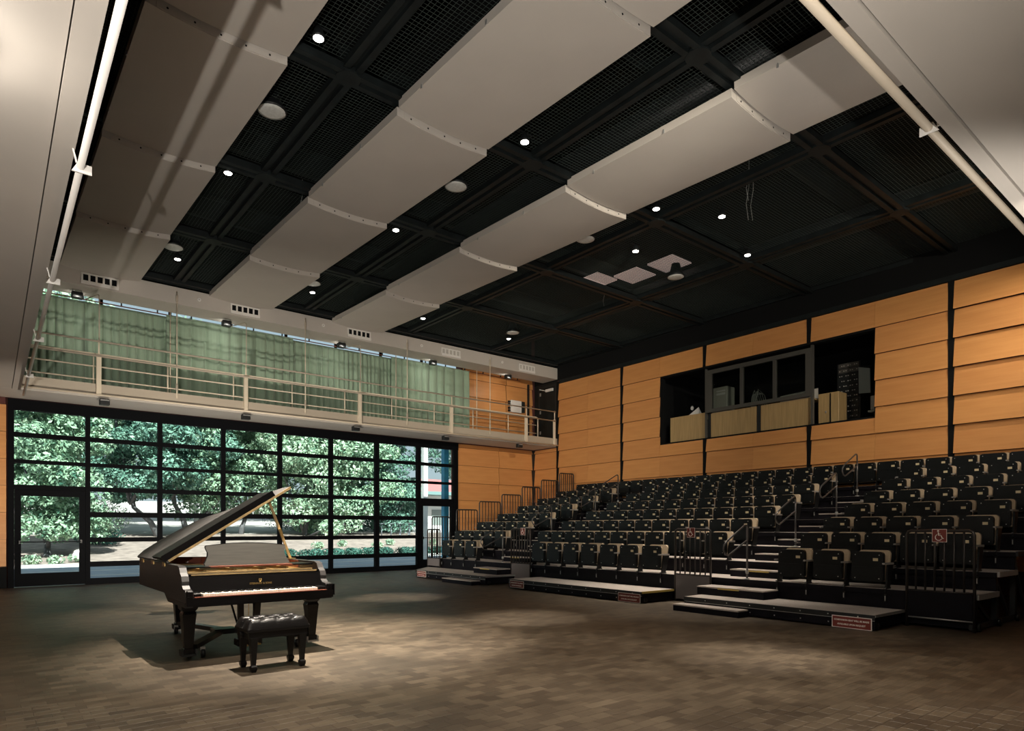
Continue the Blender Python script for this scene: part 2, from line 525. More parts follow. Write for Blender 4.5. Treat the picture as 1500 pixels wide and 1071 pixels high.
sbox(MB(), KX-0.015, KX+0.02, 18.17, 19.5, 4.52, 7.05).build('door_surround', 'beam', wall_r)
# gallery door at the end of the long wall
dr = bpy.data.objects.new('door_3', None); COL.objects.link(dr); struct(dr)
dr.location = (KX, KY, 0); dr.rotation_euler = (0, 0, -PH)
sbox(MB(), KX-0.045, KX-0.016, 18.24, 19.16, 4.85, 6.88).build('door_leaf', 'beam', dr)
m = MB()
sbox(m, KX-0.055, KX-0.016, 18.17, 18.24, 4.85, 6.96); sbox(m, KX-0.055, KX-0.016, 19.16, 19.23, 4.85, 6.96); sbox(m, KX-0.055, KX-0.016, 18.24, 19.16, 6.88, 6.96)
m.build('door_frame', 'steel_black', dr)
m = MB(); sbox(m, KX-0.11, KX-0.046, 18.35, 18.75, 6.70, 6.80); m.bar((-0.07, 18.75-KY, 6.75), (-0.14, 19.05-KY, 6.84), 0.02, 0.02)
m.build('door_closer', 'white', dr)
m = MB()
for z in (5.1, 5.9, 6.6): sbox(m, KX-0.058, KX-0.046, 19.08, 19.15, z, z+0.12)
m.build('hinge', 'tape', dr)

# ------------------------------------------------------------------ glazed front
win = bpy.data.objects.new('window_1', None); COL.objects.link(win); struct(win)
MX = [(0.58, 0.70), (2.13, 2.23), (3.76, 3.87), (5.375, 5.485), (6.98, 7.10), (8.59, 8.715), (10.18, 10.33), (11.775, 11.93), (13.31, 13.49)]
TZ = [(0.445, 0.575), (1.07, 1.185), (1.70, 1.835), (2.35, 2.465), (2.98, 3.07), (3.61, 3.72)]
FY0, FY1 = 19.50, 19.62
for a, b in MX: MB().box(a, b, FY0, FY1, 0, 4.245).build('mullion', 'frame', win)
MB().box(0.58, 13.49, FY0-0.02, FY1, 4.245, 4.5).build('head_rail', 'frame', win)
for c in range(8):
    x0, x1 = MX[c][1], MX[c+1][0]
    edge = c in (0, 7)
    rows = [(2.35, 2.465)] + TZ[4:] if edge else TZ
    for a, b in rows: MB().box(x0, x1, FY0+0.01, FY1-0.01, a, b).build('transom', 'frame', win)
    if not edge: MB().box(x0, x1, FY0, FY1, 0, 0.155).build('sill_rail', 'frame', win)
    edges = ([2.465] if edge else [0.155]) + [v for p in (TZ[4:] if edge else TZ) for v in p] + [4.245]
    for i in range(0, len(edges), 2):
        MB().box(x0, x1, 19.555, 19.563, edges[i], edges[i+1]).build('pane', 'glass', win)
for n, (x0, x1) in enumerate(((0.70, 2.13), (11.93, 13.31))):
    d = bpy.data.objects.new('door_%d' % (n+1), None); COL.objects.link(d); struct(d)
    m = MB()
    g0, g1 = (0.83, 2.0) if n == 0 else (12.02, 13.19)
    m.box(x0+.005, g0, FY0, FY1, 0.02, 2.345); m.box(g1, x1-.005, FY0, FY1, 0.02, 2.345)
    m.box(g0, g1, FY0, FY1, 2.2, 2.345); m.box(g0, g1, FY0, FY1, 0.02, 0.33)
    m.build('door_frame', 'frame', d)
    MB().box(g0, g1, 19.555, 19.563, 0.33, 2.2).build('pane', 'glass', d)
    MB().tube([(g0-0.02, 19.44, 1.09), (g1+0.02, 19.44, 1.09)], 0.014, 8).build('push_bar', 'steel_black', d, True)
    m = MB(); m.box(g0-0.05, g0-0.01, 19.43, 19.5, 1.05, 1.13); m.box(g1+0.01, g1+0.05, 19.43, 19.5, 1.05, 1.13)
    m.build('push_bar_bracket', 'steel_black', d)
# clerestory glass behind the curtain
cl = bpy.data.objects.new('window_2', None); COL.objects.link(cl); struct(cl)
for i in range(8):
    x0 = 0.9+1.6*i
    MB().box(x0+0.03, x0+1.57, 19.75, 19.76, 5.2, 7.45).build('pane', 'glass', cl)
    MB().box(x0-0.03, x0+0.03, 19.7, 19.8, 5.15, 7.46).build('mullion', 'frame', cl)

# ------------------------------------------------------------------ galleries
def gallery(name, x0, x1, y0, y1, label_parts):
    g = bpy.data.objects.new(name, None); COL.objects.link(g); struct(g)
    return g
gw = gallery('gallery_window_side', 0, 0, 0, 0, None)
MB().box(-2.4, 17.12, 18.20, 19.49, 4.52, 4.80).build('deck', 'beige', gw)
MB().box(0.62, 17.12, 18.12, 18.20, 4.58, 4.83).build('fascia', 'beige_side', gw)
MB().tube([(0.72, 18.06, 4.565), (17.08, 18.06, 4.565)], 0.024, 8).build('edge_pipe', 'rail', gw, True)
gl = gallery('gallery_left_side', 0, 0, 0, 0, None)
MB().box(-2.4, 0.44, 1.79, 18.19, 4.52, 4.80).build('deck', 'beige', gl)
MB().box(0.45, 0.60, 1.79, 18.19, 4.50, 4.83).build('edge_beam', 'beige', gl)
gn = gallery('gallery_near_side', 0, 0, 0, 0, None)
MB().box(-2.4, 17.0, -2.2, 1.66, 4.52, 4.80).build('deck', 'beige', gn)
MB().box(-2.4, 17.0, 1.67, 1.78, 4.50, 4.83).build('edge_beam', 'beige', gn)
gl.rotation_euler = (0, 0, -0.0122); gl.location = (-0.055, 0.0073, 0)      # the left gallery runs a little askew
def bracket(parent, c, ax):
    m = MB()
    x, y, z = c
    t = 0.006
    q = [(-0.065, -0.045), (0.075, -0.045), (0.075, 0.028), (-0.022, 0.036)]
    if ax == 'y':
        m.prism([(x+a_, z+b_) for a_, b_ in q], y-t, y+t, lambda a, b, h: (a, h, b))
        m.bar((x-0.03, y, z+0.03), (x-0.06, y, 4.52), 0.012, 0.012)
    else:
        m.prism([(y+a_, z+b_) for a_, b_ in q], x-t, x+t, lambda a, b, h: (h, a, b))
        m.bar((x, y-0.05, z), (x, 1.77, z), 0.012, 0.03)
    return m.build('pipe_bracket', 'white', parent)
MB().tube([(0.630, 1.9, 4.365), (0.648, 18.0, 4.365)], 0.027, 14).build('pipe_rail', 'white', gl, True)
for y in (3.3, 6.35, 9.45, 12.5, 15.6): bracket(gl, (0.632+0.0011*y, y, 4.365), 'y')
MB().tube([(0.9, 1.93, 4.655), (16.9, 1.96, 4.655)], 0.033, 14).build('pipe_rail', 'beige_side', gn, True)
for x in (2.7, 5.95, 9.25, 12.5, 15.8): bracket(gn, (x, 1.93, 4.655), 'x')

# soffit over the window gallery
m = MB(); m.box(-2.4, 17.145, 18.15, 18.98, 7.10, 7.52); m.box(-2.4, 17.145, 18.98, 19.60, 7.48, 7.52)
sf = struct(m.build('soffit', 'beige'))
# ------------------------------------------------------------------ ceiling: roof, steel grid, wire mesh
ceil = struct(MB().box(-2.6, 19.4, -2.4, 19.75, 9.4, 9.6).build('ceiling', 'black'))
GX = [0.60, 3.93, 7.27, 10.60, 13.90, 16.95]
GY = [1.75, 5.03, 8.31, 11.59, 14.87, 18.05]
for x in GX:
    m = MB()
    for d in (-0.085, 0.085): m.box(x+d-0.045, x+d+0.045, 1.7, 18.12, 7.60, 7.70)
    m.box(x-0.05, x+0.05, 1.7, 18.12, 7.66, 7.76)
    m.build('beam', 'beam', ceil)
for y in GY:
    m = MB()
    for d in (-0.085, 0.085): m.box(0.55, 16.98, y+d-0.045, y+d+0.045, 7.56, 7.66)
    m.box(0.55, 16.98, y-0.05, y+0.05, 7.62, 7.72)
    m.build('beam', 'beam', ceil)
for x in GX[1:5]:
    for y in GY[1:5]:
        MB().lathe([(0.02, -0.0), (0.17, 0.0), (0.17, 0.03), (0.02, 0.03)], (x, y, 7.555), 14).build('node_plate', 'beam', ceil)
def mesh_panel(x0, x1, y0, y1):
    m = MB(); h = 0.0016; p = 0.061
    nx = int((x1-x0)/p); ny = int((y1-y0)/p)
    for i in range(nx+1):
        x = x0+(x1-x0)*i/nx; m.box(x-h, x+h, y0, y1, 7.735, 7.740)
    for i in range(ny+1):
        y = y0+(y1-y0)*i/ny; m.box(x0, x1, y-h, y+h, 7.730, 7.735)
    o = m.build('wire_mesh', 'wire', ceil)
    o['kind'] = 'stuff'
for i in range(5):
    for j in range(5):
        mesh_panel(GX[i]+0.10, GX[i+1]-0.10, GY[j]+0.10, GY[j+1]-0.10)
GLOW_AT = ((14.05, 13.2), (14.62, 12.25), (14.7, 11.1))
# roof steel and ducts in the dark above the mesh
for y in (3.4, 6.7, 10.0, 13.2, 16.5):
    m = MB(); m.box(0.6, 17.0, y-0.07, y+0.07, 8.75, 8.83); m.box(0.6, 17.0, y-0.02, y+0.02, 8.83, 9.2); m.box(0.6, 17.0, y-0.07, y+0.07, 9.2, 9.28)
    m.build('roof_joist', 'beam', ceil)
for x in (2.2, 8.9, 15.3):
    MB().tube([(x, 1.9, 8.35), (x, 18.0, 8.35)], 0.26, 14).build('duct', 'steel_black', ceil, True)
for px in GLOW_AT:      # added glowing panels, standing in for lit surfaces above the mesh
    MB().box(px[0]-0.42, px[0]+0.42, px[1]-0.42, px[1]+0.42, 8.66, 8.70).build('glow_panel', 'glow_patch', ceil)
cabs = [((11.9, 7.05), 0.45), ((12.15, 7.2), 0.6), ((12.4, 7.25), 0.55), ((14.4, 13.2), 0.5), ((15.9, 16.2), 0.4), ((5.3, 13.4), 0.4), ((6.9, 15.8), 0.35), ((3.4, 4.6), 0.4)]
for (x, y), l in cabs:
    MB().tube([(x, y, 8.75), (x+0.03, y+0.02, 8.75-l*0.6), (x-0.02, y+0.05, 8.75-l*1.2), (x+0.06, y+0.05, 8.75-l*1.7)], 0.008, 5).build('loose_cable', 'cable', ceil)
# ================================================================== CURVED CEILING PANELS
PW = 1.62
def panel_proto():
    root = thing('ceiling_panel', 'x', 'panel')
    Lp = 3.235; sag = 0.055; tilt = 0.085
    arc = [(PW*i/14.0, -sag*(1-(2*i/14.0-1)**2)) for i in range(15)]
    poly = [(x, z) for x, z in arc] + [(PW, 0.125), (0, 0.125)]
    MB().prism(poly, 0.0, Lp, lambda x, z, h: (x, h, z+tilt*h/Lp)).build('shell', 'beige', root)
    flange = [(x, z+0.012) for x, z in arc[1:-1]] + [(PW*13/14, 0.10), (PW/14, 0.10)]
    MB().prism(flange, -0.008, 0.0, lambda x, z, h: (x, h, z)).build('end_plate', 'beige', root)
    for i in range(5):
        x = PW*(0.14+0.18*i)
        z = -sag*(1-(2*x/PW-1)**2)+0.055
        MB().prism([(0.013*math.cos(t*PI/4), 0.013*math.sin(t*PI/4)) for t in range(8)], -0.011, -0.0085, lambda a, b, h: (x+a, h, z+b)).build('bolt_hole', 'black', root)
    m = MB(); m.box(-0.012, -0.001, Lp*0.35, Lp*0.35+0.03, 0.03, 0.09); m.box(-0.012, -0.001, Lp*0.8, Lp*0.8+0.03, 0.03, 0.09)
    m.build('hanger_clip', 'tape', root)
    m = MB()
    for x in (0.2, PW-0.2):
        for y in (0.3, Lp-0.3): m.bar((x, y, 0.12), (x, y, 0.30), 0.012, 0.012)
    m.build('hanger_rod', 'steel_black', root)
    return root
proto = panel_proto()
first = True
rows = [(1.475, 'row beside the white pipe rail'), (4.69, 'middle row'), (8.06, 'row nearest the seating')]
for r, (x0, where) in enumerate(rows):
    for j in range(5):
        if r == 0 and j == 0: continue
        o = proto if first else copy_tree(proto)
        first = False
        o.location = (x0, GY[j]+0.012, 7.375)
        n = 5-j
        o['label'] = 'curved beige ceiling panel, %s from the curtain gallery, %s' % (ORD[n], where)
        o['group'] = 'curved ceiling panels'

# ================================================================== CEILING LAMPS
WARM = (1.0, 0.90, 0.76)
def downlight(x, y, label, power, angle=70, target=None, z=7.57, big=False, lit=True, soft=0.03):
    r = 0.20 if big else 0.066
    t = thing('ceiling_lamp', label, 'lamp', (x, y, z), 0, 'round lamps in the ceiling grid')
    MB().lathe([(r*0.5, 0.14 if not big else 0.32), (r*0.75, 0.11), (r+0.012, 0.03), (r+0.012, 0.0), (r, 0.0)], (0, 0, 0), 20).build('housing', 'steel_black', t, True)
    MB().lathe([(r*0.2, -0.022), (r*0.7, -0.018), (r*0.97, -0.008), (r*0.97, -0.001), (r*0.2, -0.001)], (0, 0, 0), 20).build('lens', 'lamp_lens' if lit else 'lens_off', t, True)
    MB().bar((-0.15, 0, 0.13 if big else 0.15), (0.15, 0, 0.13 if big else 0.15), 0.02, 0.02).build('mounting_bar', 'steel_black', t)
    if power:
        light('SPOT', (x, y, z-0.045), power, WARM, target or (x, y, 0), soft, angle, 1.0)
    return t
SPOTS = [(3.32, 7.87, 'piano'), (6.75, 7.90, 'a'), (3.37, 11.85, 'b'), (6.69, 11.92, 'c'), (6.72, 3.85, 'd'), (10.12, 7.95, 'e'), (11.37, 7.32, 'f'), (13.42, 7.99, 'g'),
         (11.31, 9.45, 'h'), (3.56, 16.38, 'i'), (6.78, 16.45, 'j'), (10.12, 16.43, 'k'), (13.36, 16.44, 'l'), (3.36, 3.7, 'n')]
LAB = {'piano': 'bright round ceiling lamp above the grand piano', 'a': 'bright round ceiling lamp between middle and seating-side panel rows, third bay',
       'b': 'small round ceiling lamp between first two panel rows, beyond a disc lens', 'c': 'small round ceiling lamp between middle and seating-side panel rows, near curtain',
       'd': 'assumed round ceiling lamp beyond the near gallery edge, above open floor', 'e': 'round ceiling lamp peeping past the panel row nearest the seating',  # lamp d is out of view, assumed from a light pool on the floor
       'f': 'bright bare spot lamp in mesh beside loose hanging cables', 'g': 'bright round lamp at crossing of ceiling beams beside the cables',
       'h': 'bright spot lamp in mesh beside the pink glowing panels', 'i': 'bright lamp by curtain gallery, between the first two panel rows',
       'j': 'bright lamp by curtain gallery, between middle and seating-side panel rows', 'k': 'bright lamp by curtain gallery, past the seating-side panel row',
       'l': 'bright lamp in open mesh near the gallery door corner', 'n': 'added round ceiling lamp between first two panel rows, nearest the near gallery'}  # lamp n is out of view, added to light the near floor
POW = {'piano': 10000, 'a': 3000, 'b': 2800, 'c': 3000, 'd': 3200, 'e': 900, 'f': 1300, 'g': 900, 'h': 900, 'i': 300, 'j': 300, 'k': 300, 'l': 300, 'n': 2600}
ANG = {'piano': 44, 'a': 18, 'b': 44, 'c': 18, 'd': 18, 'n': 95}
for x, y, k in SPOTS:
    downlight(x, y, LAB[k], POW[k], ANG.get(k, 50))
for x, y, l in ((3.40, 9.77, 'large frosted disc lens between first two panel rows'), (6.73, 9.80, 'large frosted disc lens between middle and seating-side panel rows'),
                (10.1, 9.82, 'large frosted disc lens half hidden by seating-side panel row'), (13.34, 9.88, 'large frosted disc lens with conical can behind the pink glowing panels')):
    downlight(x, y, l, 0, big=True, lit=False, z=7.62)
for x, y, l in ((3.36, 16.2, 'large disc lens beside the bright lamp, by the curtain gallery'), (6.58, 16.3, 'large disc lens beside bright lamp, middle row end by curtain gallery'),
                (13.15, 16.3, 'large disc lens beside bright lamp in open mesh near gallery door')):
    downlight(x, y-0.33, l, 0, big=True, lit=False, z=7.62)

# ================================================================== GALLERY RAILINGS AND FITTINGS
rt = thing('gallery_railing', 'cream steel railing along the green curtain gallery', 'railing', (0, 0, 4.83))
for z, n in ((0.745, 'top_rail'), (0.445, 'middle_rail'), (0.14, 'bottom_rail')):
    pts = [(0.7, 18.30, z), (16.20, 18.30, z)]
    if n == 'top_rail': pts += [(16.26, 18.30, z-0.02), (16.28, 18.30, z-0.08), (16.28, 18.30, 0.0)]
    MB().tube(pts, 0.017, 8).build(n, 'rail', rt, True)
for x in (2.157, 3.75, 5.344, 6.94, 8.54, 10.12, 11.70, 13.28, 14.85):
    MB().tube([(x, 18.30, -0.03), (x, 18.30, 0.745)], 0.017, 8).build('stanchion', 'rail', rt, True)
lp = thing('lighting_pipe_rack', 'twin lighting pipes on flat posts along the gallery front edge', 'railing', (0, 0, 4.83))
MB().tube([(0.72, 18.02, 0.985), (16.93, 18.02, 0.985)], 0.022, 8).build('upper_pipe', 'beige_side', lp, True)
MB().tube([(0.72, 18.02, 0.64), (16.93, 18.02, 0.64)], 0.024, 8).build('lower_pipe', 'beige_side', lp, True)
for x in (2.235, 5.594, 8.919, 12.234, 15.517, 16.914):
    w_ = 0.05 if x < 16 else 0.035
    MB().box(x-w_, x+w_, 18.045, 18.115, -0.26, 0.70).build('post', 'rail', lp)
    MB().tube([(x, 18.06, 0.70), (x, 18.06, 1.03)], 0.018, 8).build('post_top', 'rail', lp, True)

def rod(name, label, cat, pts, r, mat_, group, blobs=()):
    t = thing(name, label, cat, (pts[0][0], pts[0][1], pts[0][2]), 0, group)
    b = pts[0]
    L_ = lambda p: (p[0]-b[0], p[1]-b[1], p[2]-b[2])
    MB().tube([L_(p) for p in pts], r, 8).build('rod', mat_, t, True)
    for p in blobs:
        MB().tube([L_((p[0], p[1], p[2]-0.10)), L_((p[0], p[1], p[2]-0.07)), L_((p[0], p[1], p[2]+0.07)), L_((p[0], p[1], p[2]+0.10))], 0.028, 8, rads=[0.012, 0.03, 0.03, 0.012]).build('turnbuckle', 'beige_side', t, True)
    return t
for i, x in enumerate((13.88, 10.57, 7.25, 3.92)):
    rod('hanger_rod', 'cream gallery hanger rod with turnbuckles, %s from the gallery door' % ORD[i+1], 'rod',
        [(x, 18.11, 4.70), (x, 18.11, 7.40)], 0.014, 'rail', 'gallery hanger rods', [(x, 18.11, 4.98), (x, 18.11, 7.22)])
for i, x in enumerate((8.955, 5.617, 2.249)):
    rod('conduit', 'thin hooked conduit above gallery post, %s from the orange wall' % ORD[i+1], 'pipe',
        [(x, 18.10, 5.86), (x, 18.10, 6.86), (x, 18.12, 6.93), (x-0.02, 18.18, 6.96), (x-0.2, 18.8, 6.98)], 0.013, 'beige_side', 'hooked conduits on the gallery')
for i, x in enumerate((13.908, 10.625, 3.939)):
    rod('curtain_pole', 'slim upright pole before the green curtain, %s from the orange wall' % ORD[i+1], 'pole',
        [(x, 18.93, 4.80), (x, 18.93, 7.09)], 0.013, 'rail', 'slim poles before the curtain')

for i, x in enumerate((15.6, 12.25, 8.93, 5.6, 2.27)):
    t = thing('air_vent', 'white slotted air vent on soffit, %s from the orange wall' % ORD[i+1], 'vent', (x, 18.15, 7.15), 0, 'soffit air vents')
    MB().box(-0.36, 0.36, -0.012, 0.0, 0, 0.24).build('backing', 'black' if i > 1 else 'casegrey', t)
    m = MB(); m.box(-0.38, 0.38, -0.045, -0.012, -0.01, 0.065); m.box(-0.38, 0.38, -0.03, -0.012, 0.215, 0.25)
    m.build('frame', 'white', t)
    for k in range(6):
        xx = -0.36+0.144*k
        MB().box(xx-0.02, xx+0.02, -0.03, -0.012, 0.065, 0.215).build('slat', 'white', t)
for i, x in enumerate((14.45, 11.12, 7.80, 4.45)):
    t = thing('wall_button', 'small round cream disc on soffit, %s from the orange wall' % ORD[i+1], 'button', (x, 18.15, 7.32), 0, 'soffit discs')
    MB().prism([(0.045*math.cos(k*PI/8), 0.045*math.sin(k*PI/8)) for k in range(16)], -0.02, 0.0, lambda a, b, h: (a, h, b)).build('disc', 'white', t)
    MB().prism([(0.018*math.cos(k*PI/6), 0.018*math.sin(k*PI/6)) for k in range(12)], -0.026, -0.0201, lambda a, b, h: (a, h, b)).build('centre', 'casegrey', t)
for i, x in enumerate((15.08, 11.84, 8.57, 5.25, 1.86)):
    t = thing('curtain_light', 'black box floodlight under soffit, %s from the orange wall' % ORD[i+1], 'lamp', (x, 18.60, 7.10), 0, 'black floodlights under the soffit')
    MB().cbox(-0.115, 0.115, -0.09, 0.09, -0.20, -0.055, 0.015).build('housing', 'steel_black', t)
    m = MB(); m.bar((-0.09, 0, -0.06), (-0.09, 0, 0), 0.02, 0.02); m.bar((0.09, 0, -0.06), (0.09, 0, 0), 0.02, 0.02); m.build('bracket', 'tape', t)
    MB().box(-0.09, 0.09, 0.0905, 0.096, -0.185, -0.075).build('lens', 'lamp_lens', t)
    light('SPOT', (x, 18.50, 6.93), 32, (1.0, 0.95, 0.84), (x, 19.6, 5.0), 0.12, 150, 1.0)
for i, x in enumerate((15.256, 12.05, 8.83, 5.62, 2.36)):
    t = thing('gallery_light', 'small black box lamp under window gallery edge, %s from the orange wall' % ORD[i+1], 'lamp', (x, 18.10, 4.53), 0, 'black lamps under the window gallery')
    MB().cbox(-0.105, 0.105, -0.02, 0.14, -0.18, -0.045, 0.012).build('housing', 'steel_black', t)
    MB().box(-0.09, 0.09, -0.03, -0.0201, -0.085, -0.06).build('trim', 'tape', t)
    m = MB(); m.bar((-0.05, 0.09, -0.05), (-0.05, 0.11, 0.0), 0.02, 0.02); m.bar((0.05, 0.09, -0.05), (0.05, 0.11, 0.0), 0.02, 0.02); m.build('bracket', 'tape', t)

# green curtain in four widths
def curtain(x0, x1, label, seed):
    rnd = random.Random(seed)
    n = int((x1-x0)/0.012)
    zs = [4.86, 4.95, 5.15, 5.4, 5.7, 6.0, 6.3, 6.6, 6.85, 7.05, 7.10]
    ph = 0; xs_ = []; off = []
    f = 26.0
    for i in range(n+1):
        x = x0+(x1-x0)*i/n
        f += rnd.uniform(-2.2, 2.2); f = max(14.0, min(44.0, f))
        ph += f*(x1-x0)/n
        off.append((1.3*(1-abs(math.sin(ph*0.5)))**1.5*-1+0.55+0.35*math.sin(ph*0.23+1.3), x))
    m = MB()
    for z in zs:
        amp = 0.050+0.055*min(1, (7.04-z)/1.6)
        for o_, x in off:
            m.v.append((x-x0, 19.36-amp*o_-19.36, z-4.86))
    for r_ in range(len(zs)-1):
        for i in range(n):
            a = r_*(n+1)+i
            m.f.append((a, a+1, a+n+2, a+n+1))
    t = thing('curtain', label, 'curtain', (x0, 19.30+0.19*(seed % 2), 4.86), 0, 'green gallery curtains')
    cl_ = m.build('cloth', 'curtain', t, True)
    sol = cl_.modifiers.new('thickness', 'SOLIDIFY'); sol.thickness = 0.006
    MB().box(0, x1-x0, -0.035, 0.035, 2.235, 2.25).build('heading_tape', 'curtain', t)
for i, (a, b) in enumerate(((10.66, 13.83), (7.29, 10.90), (3.92, 7.35), (0.05, 4.14))):
    curtain(a, b, 'green pleated curtain, %s from the orange wall' % ORD[i+1], 40+i)
tr = thing('curtain_track', 'dark curtain track under the soffit above the green curtain', 'track', (0, 19.36, 7.14))
MB().box(0.05, 16.3, -0.02, 0.02, -0.018, 0.0).build('rail', 'mahog', tr)
for k in range(20):
    x = 0.4+0.83*k
    if x < 16.2: MB().bar((x, 0, 0), (x, 0, 0.34), 0.03, 0.03).build('track_clip', 'steel_black', tr)
bx_ = thing('wall_box', 'white electrical box with black ends on orange gallery wall', 'box', (16.2, 19.50, 5.9))
MB().cbox(-0.30, 0.22, -0.10, 0.0, 0.0, 0.46, 0.01).build('cover', 'white', bx_)
MB().box(0.23, 0.40, -0.08, 0.0, 0.03, 0.46).build('end_cap', 'steel_black', bx_)
m = MB()
for z in (0.02, 0.12, 0.26, 0.36): m.box(-0.40, -0.31, -0.06, 0.0, z, z+0.07)
m.build('connector', 'steel_black', bx_)

# ================================================================== CONTROL BOOTH
for nm_, bb in (('floor_booth', (17.42, 20.2, 6.2, 13.7, 3.75, 3.95)), ('ceiling_booth', (17.42, 20.2, 6.2, 13.7, 6.6, 6.8)), ('wall_booth_back', (20.0, 20.2, 6.2, 13.7, 3.95, 6.6)),
                ('wall_booth_right', (17.42, 20.0, 6.2, 6.4, 3.95, 6.6)), ('wall_booth_left', (17.42, 20.0, 13.5, 13.7, 3.95, 6.6))):
    bw = struct(sbox(MB(), *bb).build(nm_, 'black')); bw.location = (KX, KY, 0); bw.rotation_euler = (0, 0, -PH)
def sthing(name, label, cat, x, y, z, group=None):
    t = thing(name, label, cat, W3(x, y, z), -PH, group)
    return t
m = MB(); sbox(m, 17.18, 17.42, BY0-0.03, BY0+0.02, BZ0, BZ1); sbox(m, 17.18, 17.42, BY1-0.02, BY1+0.03, BZ0, BZ1); sbox(m, 17.18, 17.42, BY0, BY1, BZ0-0.02, BZ0+0.04); sbox(m, 17.18, 17.42, BY0, BY1, BZ1-0.04, BZ1+0.02)
o = m.build('booth_opening_lining', 'black', bw)
ct = sthing('booth_counter', 'oak fronted counter along the control booth opening', 'counter', 17.4, 10.6, 4.14)
for y0, y1 in ((11.56, 12.92), (9.90, 11.40), (8.30, 9.76)):
    MB().box(-0.06, -0.03, y0-10.6, y1-10.6, 0.0, 0.80 if y1 > 12 else 0.74).build('front_panel', 'desk_wood', ct)
for y in (9.83, 11.46):
    MB().box(-0.06, -0.02, y-0.05-10.6, y+0.05-10.6, 0.0, 0.74).build('divider', 'steel_black', ct)
MB().box(-0.03, 0.55, 8.30-10.6, 12.92-10.6, 0.70, 0.735).build('worktop', 'desk_wood', ct)
bwin = bpy.data.objects.new('window_3', None); COL.objects.link(bwin); struct(bwin); place(bwin, 17.3, 10.0, 0)
Z0, Z1 = 4.90, 6.17
for y0, y1, nm in ((8.28, 8.42, 'jamb'), (11.33, 11.52, 'jamb'), (9.26, 9.35, 'mullion'), (10.28, 10.37, 'mullion')):
    MB().box(-0.05, 0.05, y0-10, y1-10, Z0, Z1).build(nm, 'booth_frame', bwin)
for z0, z1 in ((Z0, Z0+0.10), (Z1-0.12, Z1)):
    MB().box(-0.055, 0.055, 8.28-10, 11.52-10, z0, z1).build('rail', 'booth_frame', bwin)
for y0, y1 in ((8.42, 9.26), (9.35, 10.28), (10.37, 11.33)):
    MB().box(0.0, 0.008, y0-10, y1-10, Z0+0.10, Z1-0.12).build('pane', 'booth_glass', bwin)
MB().box(-0.04, 0.04, 8.22-10, 8.28-10, 4.14, 6.24).build('post', 'booth_frame', bwin)
MB().box(-0.04, 0.04, 11.52-10, 11.56-10, 4.14, 6.24).build('post', 'booth_frame', bwin)

t = sthing('computer_case', 'beige computer tower behind the booth window', 'computer', 17.75, 11.25, 4.875)
MB().cbox(-0.2, 0.2, -0.26, 0.26, 0, 0.80, 0.012).build('case', 'casegrey', t)
MB().box(-0.212, -0.2005, -0.20, 0.10, 0.56, 0.62).build('drive_bay', 'bwhite', t)
MB().box(-0.212, -0.2005, -0.20, 0.10, 0.66, 0.70).build('drive_bay', 'bwhite', t)
t = sthing('cable_coil', 'tangle of pale cables on the booth counter', 'cable', 17.72, 10.05, 4.875)
for k in range(5):
    MB().tube([(0.02*k, -0.26+0.07*k, 0.02), (0.03, -0.16+0.08*k, 0.36+0.05*k), (-0.03, 0.0+0.05*k, 0.56-0.05*k), (0.02, 0.14+0.03*k, 0.02)], 0.012, 6).build('strand', 'cable', t, True)
t = sthing('mixing_desk', 'long grey mixing desk behind the booth window', 'mixer', 17.7, 8.85, 4.875)
MB().quad_box([(-0.2, -0.45, 0), (0.2, -0.45, 0), (0.2, 0.42, 0), (-0.2, 0.42, 0), (-0.2, -0.45, 0.24), (0.2, -0.45, 0.34), (0.2, 0.42, 0.30), (-0.2, 0.42, 0.20)]).build('body', 'casegrey', t)
MB().box(-0.18, 0.18, 0.43, 0.50, 0, 0.22).build('end_cheek', 'black', t)
t = sthing('paper_stack', 'loose white papers leaning on the open booth counter', 'paper', 17.62, 12.25, 4.875)
MB().quad_box([(-0.1, -0.28, 0.01), (0.12, -0.28, 0.03), (0.12, 0.28, 0.01), (-0.1, 0.28, 0.0), (-0.1, -0.28, 0.30), (-0.08, -0.26, 0.31), (-0.08, 0.2, 0.06), (-0.1, 0.2, 0.05)]).build('sheet', 'paper', t)
MB().box(0.02, 0.30, 0.30, 0.62, 0, 0.06).build('sheet_pile', 'casegrey', t)
t = sthing('equipment_lamp', 'black desk lamp with white bulb on the open booth counter', 'lamp', 17.85, 12.42, 4.875)
MB().lathe([(0.08, 0), (0.08, 0.02), (0.015, 0.03), (0.015, 0.34), (0.02, 0.36)], (0, 0, 0), 12).build('stand', 'steel_black', t, True)
MB().lathe([(0.015, 0.30), (0.05, 0.33), (0.055, 0.38), (0.03, 0.43), (0.01, 0.44)], (-0.06, 0, 0), 12).build('bulb', 'bwhite', t, True)
t = sthing('wooden_crate', 'small oak cabinet at the open end of the booth', 'cabinet', 17.78, 7.95, 3.95)
MB().cbox(-0.22, 0.22, -0.26, 0.28, 0, 1.02, 0.01).build('body', 'desk_wood', t)
MB().box(-0.232, -0.2205, -0.06, -0.03, 0.05, 1.0).build('door_gap', 'black', t)
MB().box(-0.236, -0.2205, 0.06, 0.09, 0.50, 0.55).build('latch', 'tape', t)
t = sthing('equipment_rack', 'black equipment rack with rows of small lights in the booth', 'rack', 18.45, 7.72, 3.95)
MB().box(-0.28, 0.28, -0.30, 0.30, 0, 1.86).build('cabinet', 'steel_black', t)
